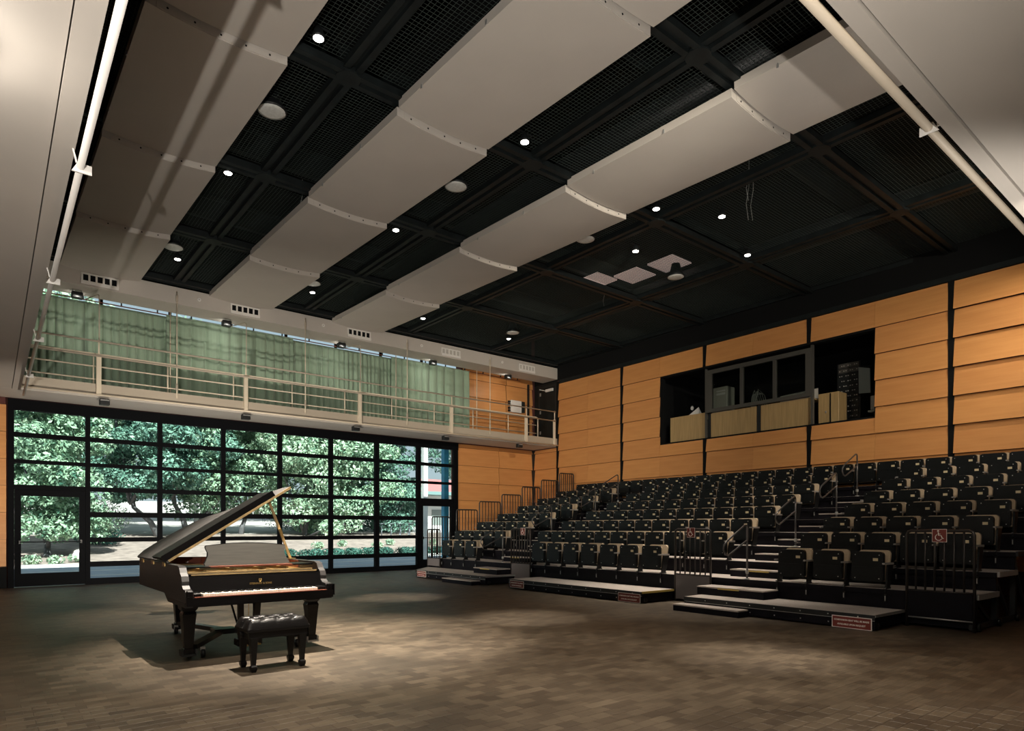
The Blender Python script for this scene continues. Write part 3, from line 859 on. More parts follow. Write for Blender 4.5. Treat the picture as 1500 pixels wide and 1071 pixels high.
for k in range(12):
    z = 0.25+0.135*k
    MB().box(-0.30, -0.2805, -0.26, 0.26, z, z+0.11).build('rack_unit', 'steel_black' if k < 10 else 'booth_frame', t)
    mm = MB()
    for q in range(9):
        if (q*7+k*5) % 3: mm.box(-0.306, -0.3005, -0.23+0.055*q, -0.215+0.055*q+0.012, z+0.04, z+0.062)
    tag(mm.build('indicator_row', 'casegrey', t), kind='stuff')
t = sthing('hanging_sheet', 'pale grey sheet hung beside the equipment rack', 'sheet', 17.8, 7.16, 4.85)
MB().quad_box([(-0.01, -0.15, 0), (0.01, -0.15, 0), (0.01, 0.13, 0.02), (-0.01, 0.13, 0.02), (-0.01, -0.14, 0.62), (0.01, -0.14, 0.62), (0.01, 0.14, 0.70), (-0.01, 0.14, 0.70)]).build('cloth', 'screen', t)
MB().bar((0, -0.16, 0.68), (0, 0.16, 0.70), 0.012, 0.012).build('hanging_bar', 'steel_black', t)
t = sthing('booth_chair', 'small beige chair back at the corner of the booth', 'chair', 17.75, 6.86, 3.95)
MB().cbox(-0.03, 0.03, -0.12, 0.12, 0.45, 0.80, 0.012).build('backrest', 'casegrey', t)
MB().cbox(0.0, 0.4, -0.2, 0.2, 0.40, 0.45, 0.012).build('seat', 'casegrey', t)
MB().lathe([(0.2, 0), (0.2, 0.03), (0.03, 0.05), (0.03, 0.40)], (0.2, 0, 0), 12).build('pedestal', 'steel_black', t)
# ================================================================== SEATING
XR = lambda k: 10.95+0.845*(k-1)
ZR = lambda k: 0.51+0.275*(k-1)
YA, YB = 2.68, 17.0
for k in range(1, 9):
    t = thing('seating_deck', ['', 'lowest', 'second', 'third', 'fourth', 'fifth', 'sixth', 'seventh', 'topmost'][k]+' carpeted tier of the stepped seating, black riser', 'seating tier',
              W3(XR(k), 0, 0), -PH, 'stepped seating tiers')
    z = ZR(k); d = 0.845 if k < 8 else 17.10-XR(8)
    MB().box(0.0, d, YA, YB, z-0.045, z).build('deck_board', 'carpet', t)
    MB().box(-0.022, -0.0005, YA, YB, z-0.075, z-0.004).build('nosing', 'fascia', t)
    z0 = 0.04 if k == 1 else ZR(k-1)+0.002
    MB().box(0.012, 0.04, YA+0.02, YB-0.02, z0, z-0.047).build('riser', 'fascia', t)
    MB().box(0.0, d, YA-0.03, YA-0.001, z-0.07, z+0.006).build('edge_channel', 'tape' if k < 3 else 'steel_black', t)
    m = MB()
    m.bar((0.1, YA+0.06, 0.02), (0.1, YA+0.06, z-0.05), 0.07, 0.07); m.bar((d-0.12, YA+0.06, 0.10), (0.12, YA+0.06, z-0.08), 0.03, 0.05)
    m.bar((0.0, YA+0.06, 0.06), (d, YA+0.06, 0.06), 0.06, 0.08)
    m.build('side_frame', 'steel_black', t)
    m = MB(); m.tube([(0.1, YA-0.02, 0.06), (0.1, YA+0.02, 0.06)], 0.06, 14); m.build('wheel', 'seat_metal', t, True)

# front platforms
def caster(m, x, y): m.tube([(x, y-0.025, 0.055), (x, y+0.025, 0.055)], 0.054, 12)
plats = {}
for nm, y0, y1, lab in (('w', 12.76, 16.20, 'low carpeted front platform of the window-side block'), ('c', 7.72, 11.80, 'low carpeted front platform of the middle block, two red signs'),
                        ('r', 3.57, 6.75, 'low carpeted front platform of the block farthest from windows')):
    t = thing('front_platform', lab, 'platform', W3(9.955, 0, 0), -PH, 'front seating platforms')
    yb = y1+(0.95 if nm == 'w' else 0.0)      # the window-side platform widens toward the back
    MB().prism([(0.0, y0), (0.965, y0), (0.965, yb), (0.0, y1)], 0.195, 0.225).build('deck_board', 'carpet', t)
    MB().box(-0.012, -0.0005, y0-0.004, y1+0.004, 0.150, 0.221).build('top_edge', 'steel_black', t)
    MB().box(0.0, 0.03, y0, y1, 0.022, 0.150).build('front_fascia', 'fascia', t)
    MB().box(-0.006, -0.0005, y0, y1, 0.138, 0.146).build('metal_strip', 'tape', t)
    MB().box(0.03, 0.95, y0+0.03, y0+0.06, 0.03, 0.193).build('side_fascia', 'fascia', t)
    MB().bar((0.03, y1-0.04, 0.11), (0.95, yb-0.06, 0.11), 0.03, 0.16).build('side_fascia', 'fascia', t)
    MB().box(0.0, 0.96, y0-0.012, y0-0.0005, 0.19, 0.229).build('edge_tape', 'yellow' if nm == 'c' else 'tape', t)
    for yy in (y0+0.10, y1-0.10):
        m = MB(); caster(m, 0.12, yy-0.07 if yy > 9 else yy-0.07); m.build('caster', 'seat_metal', t, True)
    n = int((y1-y0)/0.42)
    for q in range(n):
        for zz in (0.07, 0.185):
            yy = y0+0.22+0.42*q
            xx = -0.016 if zz > 0.15 else -0.004
            MB().box(xx, xx+0.0035, yy-0.008, yy+0.008, zz-0.008, zz+0.008).build('bolt', 'screw', t)
    plats[nm] = t

def step(label, x0, x1, y0, y1, z0, z1, group, strip=False):
    t = thing('step_box', label, 'step', W3((x0+x1)/2, (y0+y1)/2, z0), -PH, group)
    hx, hy, h = (x1-x0)/2, (y1-y0)/2, z1-z0
    MB().box(-hx, hx, -hy, hy, h-0.022, h).build('tread', 'carpet', t)
    MB().box(-hx+0.006, hx-0.004, -hy+0.004, hy-0.004, 0.0, h-0.0225).build('body', 'fascia', t)
    if strip: MB().box(-hx-0.003, -hx-0.0005, -0.20, 0.22, h-0.035, h-0.012).build('warning_strip', 'yellow', t)
    return t
AISLES = (('window-side aisle', 12.86, 14.02, 12.95, 14.33), ('aisle farther from windows', 5.58, 6.86, 5.49, 6.77))
for an, a0, a1, f0, f1 in AISLES:
    step('floor step at the foot of the %s' % an, 9.66, 9.935, f0, f1, 0.0, 0.115, 'aisle steps')
    step('step box on the front platform, %s' % an, 10.46, 10.915, f0+0.02 if f0 > 9 else f0+0.05, a1, 0.225, 0.375, 'aisle steps', True)
    for k in range(1, 7):
        step('half step on the %s tier of the %s' % (ORD[k], an), XR(k+1)-0.36, XR(k+1)-0.03, a0+0.04, a1-0.04, ZR(k), ZR(k)+0.137, 'aisle steps', k == 1)

# ---- tip-up chair
def rrect(w, h0, h1, r, n=4):
    """outline with rounded top corners, (y, z), ccw"""
    p = [(-w, h0+0.03), (-w+0.03, h0), (w-0.03, h0), (w, h0+0.03)]
    for i in range(n+1):
        a = PI/2*i/n; p.append((w-r+r*math.cos(a), h1-r+r*math.sin(a)))
    for i in range(n+1):
        a = PI/2+PI/2*i/n; p.append((-w+r+r*math.cos(a), h1-r+r*math.sin(a)))
    return p
def chair_proto(end=False):
    t = thing('theatre_chair', 'x', 'chair')
    fx = lambda lean: (lambda y, z, h: (h+lean*(z-0.1), y, z))
    s = MB().prism(rrect(0.230, 0.10, 0.555, 0.05), -0.05, 0.01, fx(0.03)).build('seat', 'seat_black', t)
    m = MB()
    m.prism(rrect(0.215, 0.345, 0.535, 0.035, 2), -0.058, -0.0505, fx(0.03))
    m.prism([(-0.215, 0.125), (0.215, 0.125), (0.215, 0.322), (-0.215, 0.322)], -0.060, -0.0505, fx(0.03))
    m.build('seat_facing', 'seat_black', s)
    MB().box(-0.054, -0.0505, -0.16, -0.088, 0.415, 0.458).build('number_plate', 'plate', s)
    s_ = s.children[-1]; s_.location = (0.002, 0, 0)
    m = MB()
    for y in (-0.175, 0.175):
        for z in (0.15, 0.505):
            m.box(-0.0605+0.03*(z-0.1), -0.055+0.03*(z-0.1), y-0.007, y+0.007, z-0.007, z+0.007)
    m.build('screws', 'screw', s)
    MB().prism(rrect(0.217, 0.13, 0.54, 0.05), 0.0105, 0.055, fx(0.03)).build('seat_cushion', 'tan', s)
    b = MB()
    b.prism(rrect(0.234, 0.10, 0.572, 0.06), 0.105, 0.155, fx(0.20)).build('backrest', 'tan', t)
    MB().prism(rrect(0.238, 0.06, 0.578, 0.06), 0.1555, 0.175, fx(0.20)).build('back_shell', 'seat_black', t)
    for sgn in ((-1, 1) if end else (-1,)):
        y = sgn*0.2565
        m = MB()
        m.quad_box([(-0.02, y-0.012, 0.001), (0.10, y-0.012, 0.001), (0.10, y+0.012, 0.001), (-0.02, y+0.012, 0.001),
                    (0.04, y-0.012, 0.36), (0.22, y-0.012, 0.36), (0.22, y+0.012, 0.36), (0.04, y+0.012, 0.36)])
        m.box(-0.05, 0.12, y-0.016, y+0.016, 0.001, 0.025)
        m.build('standard', 'seat_metal', t)
        MB().quad_box([(-0.10, y-0.017, 0.368), (0.22, y-0.018, 0.360), (0.22, y+0.018, 0.360), (-0.10, y+0.017, 0.368),
                       (-0.10, y-0.016, 0.392), (0.22, y-0.017, 0.392), (0.22, y+0.017, 0.392), (-0.10, y+0.016, 0.392)]).build('armrest', 'arm', t)
        m = MB(); m.box(-0.040, -0.023, y-0.016, y+0.016, -0.19, -0.075); m.bar((-0.034, y+0.0, -0.05), (-0.034, y, 0.02), 0.02, 0.02, (1, 0, 0))
        m.build('riser_bracket', 'seat_metal', t)
        m = MB(); m.box(-0.046, -0.0405, y-0.007, y+0.007, -0.175, -0.10); m.box(-0.052, -0.0505, y-0.012, y+0.012, 0.005, 0.014)
        m.build('bracket_bolt', 'tape', t)
    return t
CH = [chair_proto(False), chair_proto(True)]
used = [False, False]
def chair(x, y, z, lab, group, end):
    i = 1 if end else 0
    o = copy_tree(CH[i]) if used[i] else CH[i]
    used[i] = True
    place(o, x, y, z)
    o['label'] = lab; o['group'] = group
    return o
def lin(a, b, n): return [a+(b-a)*i/(n-1) for i in range(n)]
LB = {1: [15.978, 15.328, 14.724], 2: [16.60, 16.06, 15.52, 14.98, 14.44], 3: [16.584, 16.06, 15.53, 14.98, 14.43], 4: lin(16.50, 14.39, 5), 5: lin(16.487, 14.301, 5), 6: lin(16.428, 14.22, 5), 7: lin(16.39, 14.206, 5)}
CB = {1: [11.749, 11.183, 10.60, 10.0, 9.40, 8.81, 8.20], 2: lin(12.50, 7.234, 11), 3: lin(12.47, 7.20, 11)}
for k in range(4, 8): CB[k] = lin(12.36, 7.165, 11)
RB = {1: [5.19, 4.581, 3.971]}
for k in range(2, 8): RB[k] = [5.24, 4.69, 4.145, 3.60, 3.05]
def fix(y, k):
    xo = 10.95+0.82*(k-1)
    return -0.4435+(y+0.4435)*(XR(k)-0.5177)/(xo-0.5177)+0.115
for k in range(1, 8):
    for i, y in enumerate(LB[k]):
        chair(XR(k), min(fix(y, k), 16.72), ZR(k), 'black tip-up theatre chair, %s from the aisle, %s row, window-side block' % (ORD[len(LB[k])-i], ORD[k]), 'chairs of the window-side block', i == 0)
    for i, y in enumerate(CB[k]):
        chair(XR(k), fix(y, k), ZR(k), 'black tip-up theatre chair, %s from the window-side aisle, %s row, middle block' % (ORD[i+1], ORD[k]), 'chairs of the middle block', i == 0)
    for i, y in enumerate(RB[k]):
        chair(XR(k), fix(y, k), ZR(k), 'black tip-up theatre chair, %s from the aisle, %s row, block farthest from windows' % (ORD[i+1], ORD[k]), 'chairs of the far block', i == 0)
for i in range(27):
    y = 16.50-0.5145*i
    if y < 2.9: break
    chair(XR(8), y, ZR(8), 'black tip-up theatre chair, %s from window end of top row, against orange wall' % ORD[i+1], 'chairs of the top row', i == 0)

# ---- guards
def guard(label, name, L, H, panel_z, mat_panel, origin, rz, group, bars=6, kick=False, foot=True):
    """upright tube guard: local y from 0 to -L, z from 0"""
    t = thing(name, label, 'railing', origin, rz, group)
    r = 0.06
    pts = [(0, 0, 0.0 if foot else panel_z), (0, 0, H-r), (0, -r*0.3, H-r*0.3), (0, -r, H), (0, -L+r, H), (0, -L+r*0.3, H-r*0.3), (0, -L, H-r), (0, -L, 0.0 if foot else panel_z)]
    MB().tube(pts, 0.021, 8).build('frame_tube', 'guard', t, True)
    MB().tube([(0, 0, panel_z), (0, -L, panel_z)], 0.014, 8).build('lower_rail', 'guard', t, True)
    for i in range(1, bars+1):
        y = -L*i/(bars+1)
        MB().tube([(0, y, panel_z), (0, y, H-0.005)], 0.0145, 6).build('bar', 'guard', t, True)
    if mat_panel:
        MB().box(-0.012, 0.012, -L+0.02, -0.02, 0.16 if kick else 0.05, panel_z-0.012).build('kick_panel', mat_panel, t)
        if kick:
            MB().tube([(-0.002, -0.02, 0.14), (-0.002, -L+0.02, 0.14)], 0.012, 8).build('kick_rail', 'tape', t, True)
    return t
GX_ = 10.905
guard('dark tube guard with grey lower panel between window-side and middle blocks', 'guard_rail', 0.77, 1.40, 0.53, 'guard_panel', W3(GX_, 12.93, 0), -PH, 'front guards', 6)
guard('dark tube guard with grey lower panel beside the middle block step box', 'guard_rail', 0.81, 1.40, 0.53, 'guard_panel', W3(GX_, 7.69, 0), -PH, 'front guards', 6)
guard('dark tube guard with black lower panel at the open seating end', 'guard_rail', 0.84, 1.385, 0.53, 'fascia', W3(GX_, 3.53, 0), -PH, 'front guards', 6, True)
guard('dark tube guard at window end of the front row', 'guard_rail', 0.72, 1.16, 0.285, 'guard_panel', W3(GX_-0.03, 17.12, 0.227), -PH, 'front guards', 6)
EG = [(10.98, 11.66, 1.78), (11.88, 12.72, 2.016), (12.77, 13.66, 2.297), (13.69, 14.53, 2.555), (14.56, 15.40, 2.845), (15.43, 16.26, 3.12), (16.29, 17.0, 3.405)]
for i, (a, b, zt) in enumerate(EG):
    zb = ZR(i+1)
    b -= 0.035
    guard('dark tube end guard on the %s tier beside the window wall' % ORD[i+1], 'end_guard', b-a, zt-zb, 0.10, None, W3(a, 17.03, zb), PI/2-PH, 'end guards by the window wall', 6)

# ---- aisle handrails
def handrail(x, y, z, label):
    t = thing('aisle_handrail', label, 'handrail', W3(x, y, z), -PH, 'aisle handrails')
    MB().tube([(0, 0, 0), (0, 0, 0.945)], 0.017, 8).build('post', 'grab', t, True)
    P = [(0, 0, 0.93), (-0.02, 0, 0.965), (-0.07, 0, 0.965), (-0.62, 0, 0.685), (-0.70, 0, 0.62), (-0.715, 0, 0.54), (-0.66, 0, 0.46), (-0.58, 0, 0.44), (-0.50, 0, 0.47), (-0.06, 0, 0.67), (0, 0, 0.69)]
    MB().tube(P, 0.016, 8).build('hand_loop', 'grab', t, True)
    MB().lathe([(0.045, 0), (0.045, 0.012), (0.02, 0.02)], (0, 0, 0), 12).build('base_flange', 'tape', t)
    MB().lathe([(0.024, 0.0), (0.03, 0.02), (0.03, 0.05), (0.024, 0.06)], (0, 0, 0.10), 10).build('socket', 'tape', t)
for an, ys in (('window-side aisle', (13.40, 13.36, 13.32, 13.98)), ('aisle farther from windows', (6.17, 6.19, 6.21, 6.55))):
    for i, k in enumerate((1, 3, 5, 7)):
        handrail(XR(k)+0.03, ys[i], ZR(k), 'looped grey handrail on the %s tier, %s' % (ORD[k], an))

# ---- signs
def facing_text(txt, size):
    me = text_mesh(txt, size, bold=size*0.028)
    me.transform(Matrix(((0, 0, -1, 0), (-1, 0, 0, 0), (0, 1, 0, 0), (0, 0, 0, 1))))
    me.materials.clear(); me.materials.append(M['sign_white'])
    return me
def seat_sign(x, y0, y1, z0, z1, label):
    t = thing('companion_sign', label, 'sign', W3(x, (y0+y1)/2, z0), -PH, 'companion seat signs')
    w_, h = (y1-y0)/2, z1-z0
    MB().box(-0.004, 0, -w_, w_, 0, h).build('border', 'sign_white', t)
    MB().box(-0.007, -0.0042, -w_+0.012, w_-0.012, 0.010, h-0.010).build('board', 'sign_red', t)
    s = w_*2/0.585
    for k, txt in enumerate(('COMPANION SEAT WILL BE MADE', 'AVAILABLE UPON REQUEST')):
        me = facing_text(txt, 0.0345*s)
        for v in me.vertices: v.co.y *= 0.96
        o = obj('lettering', me, t); o.location = (-0.0085, 0, h*(0.66-0.35*k))
seat_sign(9.938, 11.22, 11.74, 0.035, 0.200, 'red companion seat sign, window end of the middle platform')
seat_sign(9.938, 7.74, 8.30, 0.008, 0.180, 'red companion seat sign, aisle end of the middle platform')
seat_sign(9.938, 15.62, 16.12, 0.035, 0.200, 'red companion seat sign on the window-side platform')
seat_sign(9.938, 3.60, 4.15, 0.006, 0.175, 'red companion seat sign on the platform farthest from windows')
def access_sign(y, z, label):
    t = thing('wheelchair_sign', label, 'sign', W3(GX_-0.028, y, z), -PH, 'wheelchair signs')
    MB().box(-0.004, 0.0, -0.092, 0.092, 0, 0.184).build('border', 'sign_white', t)
    MB().box(-0.007, -0.0042, -0.086, 0.086, 0.006, 0.178).build('board', 'sign_red', t)
    m = MB()
    Q = lambda a, b: (-0.010, -a, b)       # a to the right as read, b up
    m.tube([Q(-0.012, 0.140), Q(-0.008, 0.095), Q(0.022, 0.093), Q(0.040, 0.050), Q(0.054, 0.056)], 0.0062, 6)
    m.tube([Q(-0.010, 0.115), Q(0.018, 0.113)], 0.0055, 6)
    c = (-0.006, 0.068); R_ = 0.043
    m.tube([Q(c[0]+R_*math.cos(a), c[1]+R_*math.sin(a)) for a in [math.radians(115+i*21) for i in range(11)]], 0.0055, 6)
    m.prism([(0.012*math.cos(i*PI/6), 0.012*math.sin(i*PI/6)) for i in range(12)], -0.0125, -0.0075, lambda a, b, h: (h, 0.014+a, 0.158+b))
    m.build('wheelchair_symbol', 'sign_white', t)
access_sign(12.42, 1.245, 'red wheelchair sign on guard between window-side and middle blocks')
access_sign(7.30, 1.245, 'red wheelchair sign on guard beside middle block step')
access_sign(3.10, 1.225, 'red wheelchair sign on guard with black lower panel')
# ================================================================== GRAND PIANO
pn = thing('grand_piano', 'worn black concert grand piano with raised lid', 'piano', (1.66, 7.20, 0))
BEND = [(1.58, 0.95), (1.57, 1.14), (1.525, 1.32), (1.43, 1.49), (1.30, 1.64), (1.18, 1.80), (1.09, 1.97), (1.03, 2.15), (0.985, 2.34), (0.93, 2.52), (0.83, 2.68), (0.67, 2.79), (0.47, 2.85), (0.27, 2.845), (0.11, 2.79), (0.025, 2.68), (0.0, 2.52)]
def offset(pl, d):
    r = []
    for i, p in enumerate(pl):
        a = pl[max(i-1, 0)]; b = pl[min(i+1, len(pl)-1)]
        t = Vector((b[0]-a[0], b[1]-a[1])).normalized()
        r.append((p[0]-t.y*d, p[1]+t.x*d))
    return r
INN = offset(BEND, 0.07)
def wall(m, outer, inner, z0, z1):
    n = len(m.v); k = len(outer)
    for (a, b) in zip(outer, inner): m.v += [(a[0], a[1], z0), (b[0], b[1], z0), (b[0], b[1], z1), (a[0], a[1], z1)]
    for i in range(k-1):
        p = n+4*i; q = p+4
        m.f += [(p, q, q+1, p+1), (p+1, q+1, q+2, p+2), (p+2, q+2, q+3, p+3), (p+3, q+3, q, p)]
    m.f += [(n, n+1, n+2, n+3), (n+4*k-1, n+4*k-2, n+4*k-3, n+4*k-4)]
prof = [(0.10, 0.60), (0.90, 0.60), (1.08, 0.685), (2.54, 0.685), (2.54, 1.02), (0.44, 1.02), (0.37, 1.00), (0.335, 0.95), (0.28, 0.915), (0.255, 0.86), (0.255, 0.82), (0.20, 0.785), (0.11, 0.775), (0.10, 0.76)]
profr = [(0.10, 0.60), (0.90, 0.60), (0.96, 0.685), (0.96, 1.02), (0.44, 1.02), (0.37, 1.00), (0.335, 0.95), (0.28, 0.915), (0.255, 0.86), (0.255, 0.82), (0.20, 0.785), (0.11, 0.775), (0.10, 0.76)]
m = MB()
m.prism(prof, 0.0, 0.07, lambda y, z, h: (h, y, z))
m.prism(profr, 1.51, 1.58, lambda y, z, h: (h, y, z))
wall(m, BEND, INN, 0.685, 1.02)
rim = m.build('rim', 'piano_side', pn)
m = MB(); wall(m, offset(BEND, 0.0705), offset(BEND, 0.082), 0.86, 1.015); m.build('rim_lining', 'mahog', rim)
MB().box(0.0705, 0.082, 0.60, 2.5, 0.86, 1.015).build('rim_lining', 'mahog', rim)
m = MB()
m.box(-0.004, 0.0, 0.10, 0.9, 0.64, 0.648); m.box(1.58, 1.592, 0.04, 0.30, 0.64, 0.77)
m.build('side_moulding', 'piano', rim)
MB().box(0.0, 1.58, 0.055, 0.0995, 0.615, 0.70).build('key_slip', 'piano', pn)
MB().box(0.08, 1.50, 0.053, 0.0965, 0.7005, 0.708).build('key_slip_edge', 'mahog', pn)
for x0 in (0.0705, 1.4255): MB().cbox(x0, x0+0.084, 0.10, 0.25, 0.66, 0.745, 0.008).build('key_block', 'piano', pn)
for x0 in (0.0, 1.51): MB().cbox(x0+0.001, x0+0.069, 0.055, 0.0995, 0.7005, 0.775, 0.008).build('arm_front', 'piano', pn)
MB().box(0.0705, 1.5095, 0.10, 0.94, 0.60, 0.66).build('key_bed', 'piano', pn)
K0, KW = 0.17, 1.24/52
m = MB()
for i in range(52): m.cbox(K0+KW*i+0.0006, K0+KW*(i+1)-0.0006, 0.1005, 0.250, 0.700, 0.735, 0.0012)
tag(m.build('white_keys', 'ivory', pn), kind='stuff')
m = MB()
for i in range(51):
    if (i+5) % 7 in (0, 1, 3, 4, 5): m.quad_box([(K0+KW*(i+1)-0.006, 0.150, 0.7352), (K0+KW*(i+1)+0.006, 0.150, 0.7352), (K0+KW*(i+1)+0.006, 0.250, 0.7352), (K0+KW*(i+1)-0.006, 0.250, 0.7352),
                                                 (K0+KW*(i+1)-0.0045, 0.156, 0.748), (K0+KW*(i+1)+0.0045, 0.156, 0.748), (K0+KW*(i+1)+0.0045, 0.25, 0.748), (K0+KW*(i+1)-0.0045, 0.25, 0.748)])
tag(m.build('black_keys', 'ebony', pn), kind='stuff')
fb = MB().quad_box([(0.072, 0.252, 0.735), (1.508, 0.252, 0.735), (1.508, 0.30, 0.735), (0.072, 0.30, 0.735), (0.072, 0.285, 0.90), (1.508, 0.285, 0.90), (1.508, 0.33, 0.90), (0.072, 0.33, 0.90)]).build('fallboard', 'piano', pn)
me = text_mesh('STEINWAY & SONS', 0.0285, bold=0.0006)
me.transform(Matrix.Rotation(math.radians(79), 4, 'X')); me.materials.clear(); me.materials.append(M['brass'])
o = obj('lettering', me, fb); o.location = (0.815, 0.2640, 0.803)
m = MB()
Q = lambda a, b: (0.81+a, 0.2735-0.004, 0.842+b)
m.tube([Q(-0.006, 0.016), Q(-0.014, 0.008), Q(-0.012, -0.008), Q(0, -0.014), Q(0.012, -0.008), Q(0.014, 0.008), Q(0.006, 0.016)], 0.0028, 6)
for d in (-0.004, 0, 0.004): m.tube([Q(d, -0.012), Q(d, 0.012)], 0.001, 5)
m.tube([Q(-0.01, -0.02), Q(0.01, -0.02)], 0.0028, 6)
m.build('lyre_emblem', 'brass', fb)
MB().box(0.072, 1.508, 0.30, 0.42, 0.9005, 0.93).build('fallboard_top', 'piano', pn)
MB().box(0.10, 1.48, 0.298, 0.3, 0.915, 0.93).build('fallboard_gilt', 'gold', pn)
poly = [(0.083, 0.425), (1.497, 0.425)] + offset(BEND, 0.083)[1:-1] + [(0.083, 2.5)]
MB().prism(poly, 0.905, 0.925).build('iron_plate', 'iron', pn)
m = MB()
for i in range(60):
    x = 0.14+1.3*i/60; y1 = 2.55-1.45*(i/60)**0.8
    m.box(x, x+0.002, 0.62, y1, 0.935, 0.937)
tag(m.build('strings', 'brass', pn), kind='stuff')
m = MB()
for x in (0.3, 0.62, 0.95, 1.22): m.box(x-0.015, x+0.015, 0.55, 2.2-0.8*(x/1.3), 0.925, 0.96)
m.build('plate_strut', 'iron', pn)
MB().box(0.10, 1.48, 0.43, 0.50, 0.9255, 0.945).build('tuning_rail', 'gold', pn)
for x0 in (0.09, 1.25): MB().box(x0, x0+0.24, 0.44, 0.80, 0.985, 1.0).build('desk_slide', 'piano', pn)
MB().box(0.33, 1.25, 0.46, 0.80, 0.985, 1.0).build('desk_shelf', 'mahog', pn)
dk = [(-0.47, 0.0), (0.47, 0.0), (0.475, 0.02), (0.455, 0.055), (0.435, 0.10), (0.43, 0.14), (0.445, 0.175), (0.45, 0.20), (0.44, 0.215)]
top = [(0.44-0.88*i/12, 0.215+0.030*math.sin(PI*i/12)) for i in range(1, 12)]
dk += top + [(-x, z) for x, z in reversed(dk[2:])]
dsk = MB().prism(dk, -0.018, 0.0, lambda a, b, h: (0.775+a, 0.56+b*0.33-h, 1.004+b)).build('music_desk', 'desk', pn)
MB().prism([(x*1.012, z*1.03+0.001) for x, z in dk], -0.030, -0.0185, lambda a, b, h: (0.775+a, 0.56+b*0.33-h, 1.004+b)).build('desk_backing', 'piano', dsk)

# raised lid: (s, y) in the plane of the lid, hinged on the bass side
LA = math.radians(32.4)
def lid(s, y, n): return (-0.004+s*math.cos(LA)-n*math.sin(LA), y, 1.03+s*math.sin(LA)+n*math.cos(LA))
sc = 1.66/1.58
lp_ = [(0.0, 0.90), (1.66, 0.90)] + [(x*sc+0.012, y+0.012) for x, y in BEND[1:-2]] + [(0.0, 2.60)]
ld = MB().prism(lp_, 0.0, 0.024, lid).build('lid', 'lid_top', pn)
MB().prism([(0.02, 0.885), (1.66, 0.885), (1.66, 0.8995), (0.02, 0.8995)], 0.0, 0.026, lid).build('lid_gilt_edge', 'gold', ld)
MB().prism([(-0.02, 0.90), (1.44, 0.90), (1.44, 1.40), (-0.02, 1.40)], 0.055, 0.085, lid).build('folded_front_flap', 'bench_wood', ld)
MB().prism([(-0.02, 0.888), (1.44, 0.888), (1.44, 0.899), (-0.02, 0.899)], 0.0265, 0.10, lid).build('flap_edge', 'piano', ld)
MB().prism([(0.02, 0.91), (1.42, 0.91), (1.42, 1.38), (0.02, 1.38)], 0.0245, 0.0545, lid).build('flap_backing', 'piano', ld)
for y in (1.1, 1.7, 2.3): MB().box(-0.006, -0.0005, y-0.06, y+0.06, 0.985, 1.035).build('lid_hinge', 'brass', ld)
pr = MB().bar((1.535, 1.26, 1.0), (1.235, 1.26, 1.80), 0.022, 0.03).build('lid_prop', 'gold', pn)
MB().bar((1.42, 1.245, 1.305), (1.38, 1.245, 1.41), 0.012, 0.034).build('prop_joint', 'brass', pr)
MB().box(1.49, 1.575, 1.20, 1.30, 1.0205, 1.032).build('prop_hinge', 'brass', pr)
# legs stand in the cups of a dolly
LEG = [(0.10, 0.43), (1.48, 0.47), (0.48, 2.58)]
def taper(m, x, y, pr_):
    for (z0, w0), (z1, w1) in zip(pr_[:-1], pr_[1:]):
        m.quad_box([(x-w0, y-w0, z0), (x+w0, y-w0, z0), (x+w0, y+w0, z0), (x-w0, y+w0, z0), (x-w1, y-w1, z1), (x+w1, y-w1, z1), (x+w1, y+w1, z1), (x-w1, y+w1, z1)])
for i, (x, y) in enumerate(LEG):
    m = MB()
    topz = 0.598 if i < 2 else 0.683
    taper(m, x, y, [(0.075, 0.048), (0.13, 0.052), (0.135, 0.042), (0.42, 0.062), (0.50, 0.070), (0.53, 0.058), (0.56, 0.080), (topz, 0.084)])
    l = m.build('leg', 'piano', pn)
m = MB()
m.bar((0.70, 0.62, 0.60), (0.72, 0.66, 0.14), 0.055, 0.06); m.bar((0.90, 0.62, 0.60), (0.88, 0.66, 0.14), 0.055, 0.06)
m.box(0.60, 1.0, 0.55, 0.72, 0.575, 0.599); m.bar((0.66, 0.90, 0.60), (0.73, 0.70, 0.16), 0.016, 0.016); m.bar((0.94, 0.90, 0.60), (0.87, 0.70, 0.16), 0.016, 0.016)
ly = m.build('pedal_lyre', 'piano', pn)
MB().cbox(0.66, 0.94, 0.58, 0.74, 0.06, 0.14, 0.01).build('pedal_box', 'piano', ly)
for x in (0.73, 0.80, 0.87):
    MB().cbox(x-0.016, x+0.016, 0.47, 0.59, 0.075, 0.092, 0.004).build('pedal', 'brass', ly)
    MB().bar((x, 0.66, 0.14), (x, 0.64, 0.60), 0.005, 0.005).build('pedal_rod', 'brass', ly)
for i in range(3):
    pass
dl = thing('piano_dolly', 'black three-armed steel dolly on casters under the grand piano', 'dolly', (1.66, 7.20, 0))
C_ = (0.62, 0.98, 0.205)
MB().cbox(C_[0]-0.13, C_[0]+0.13, C_[1]-0.11, C_[1]+0.11, C_[2]-0.03, C_[2]+0.03, 0.012).build('centre_plate', 'seat_metal', dl)
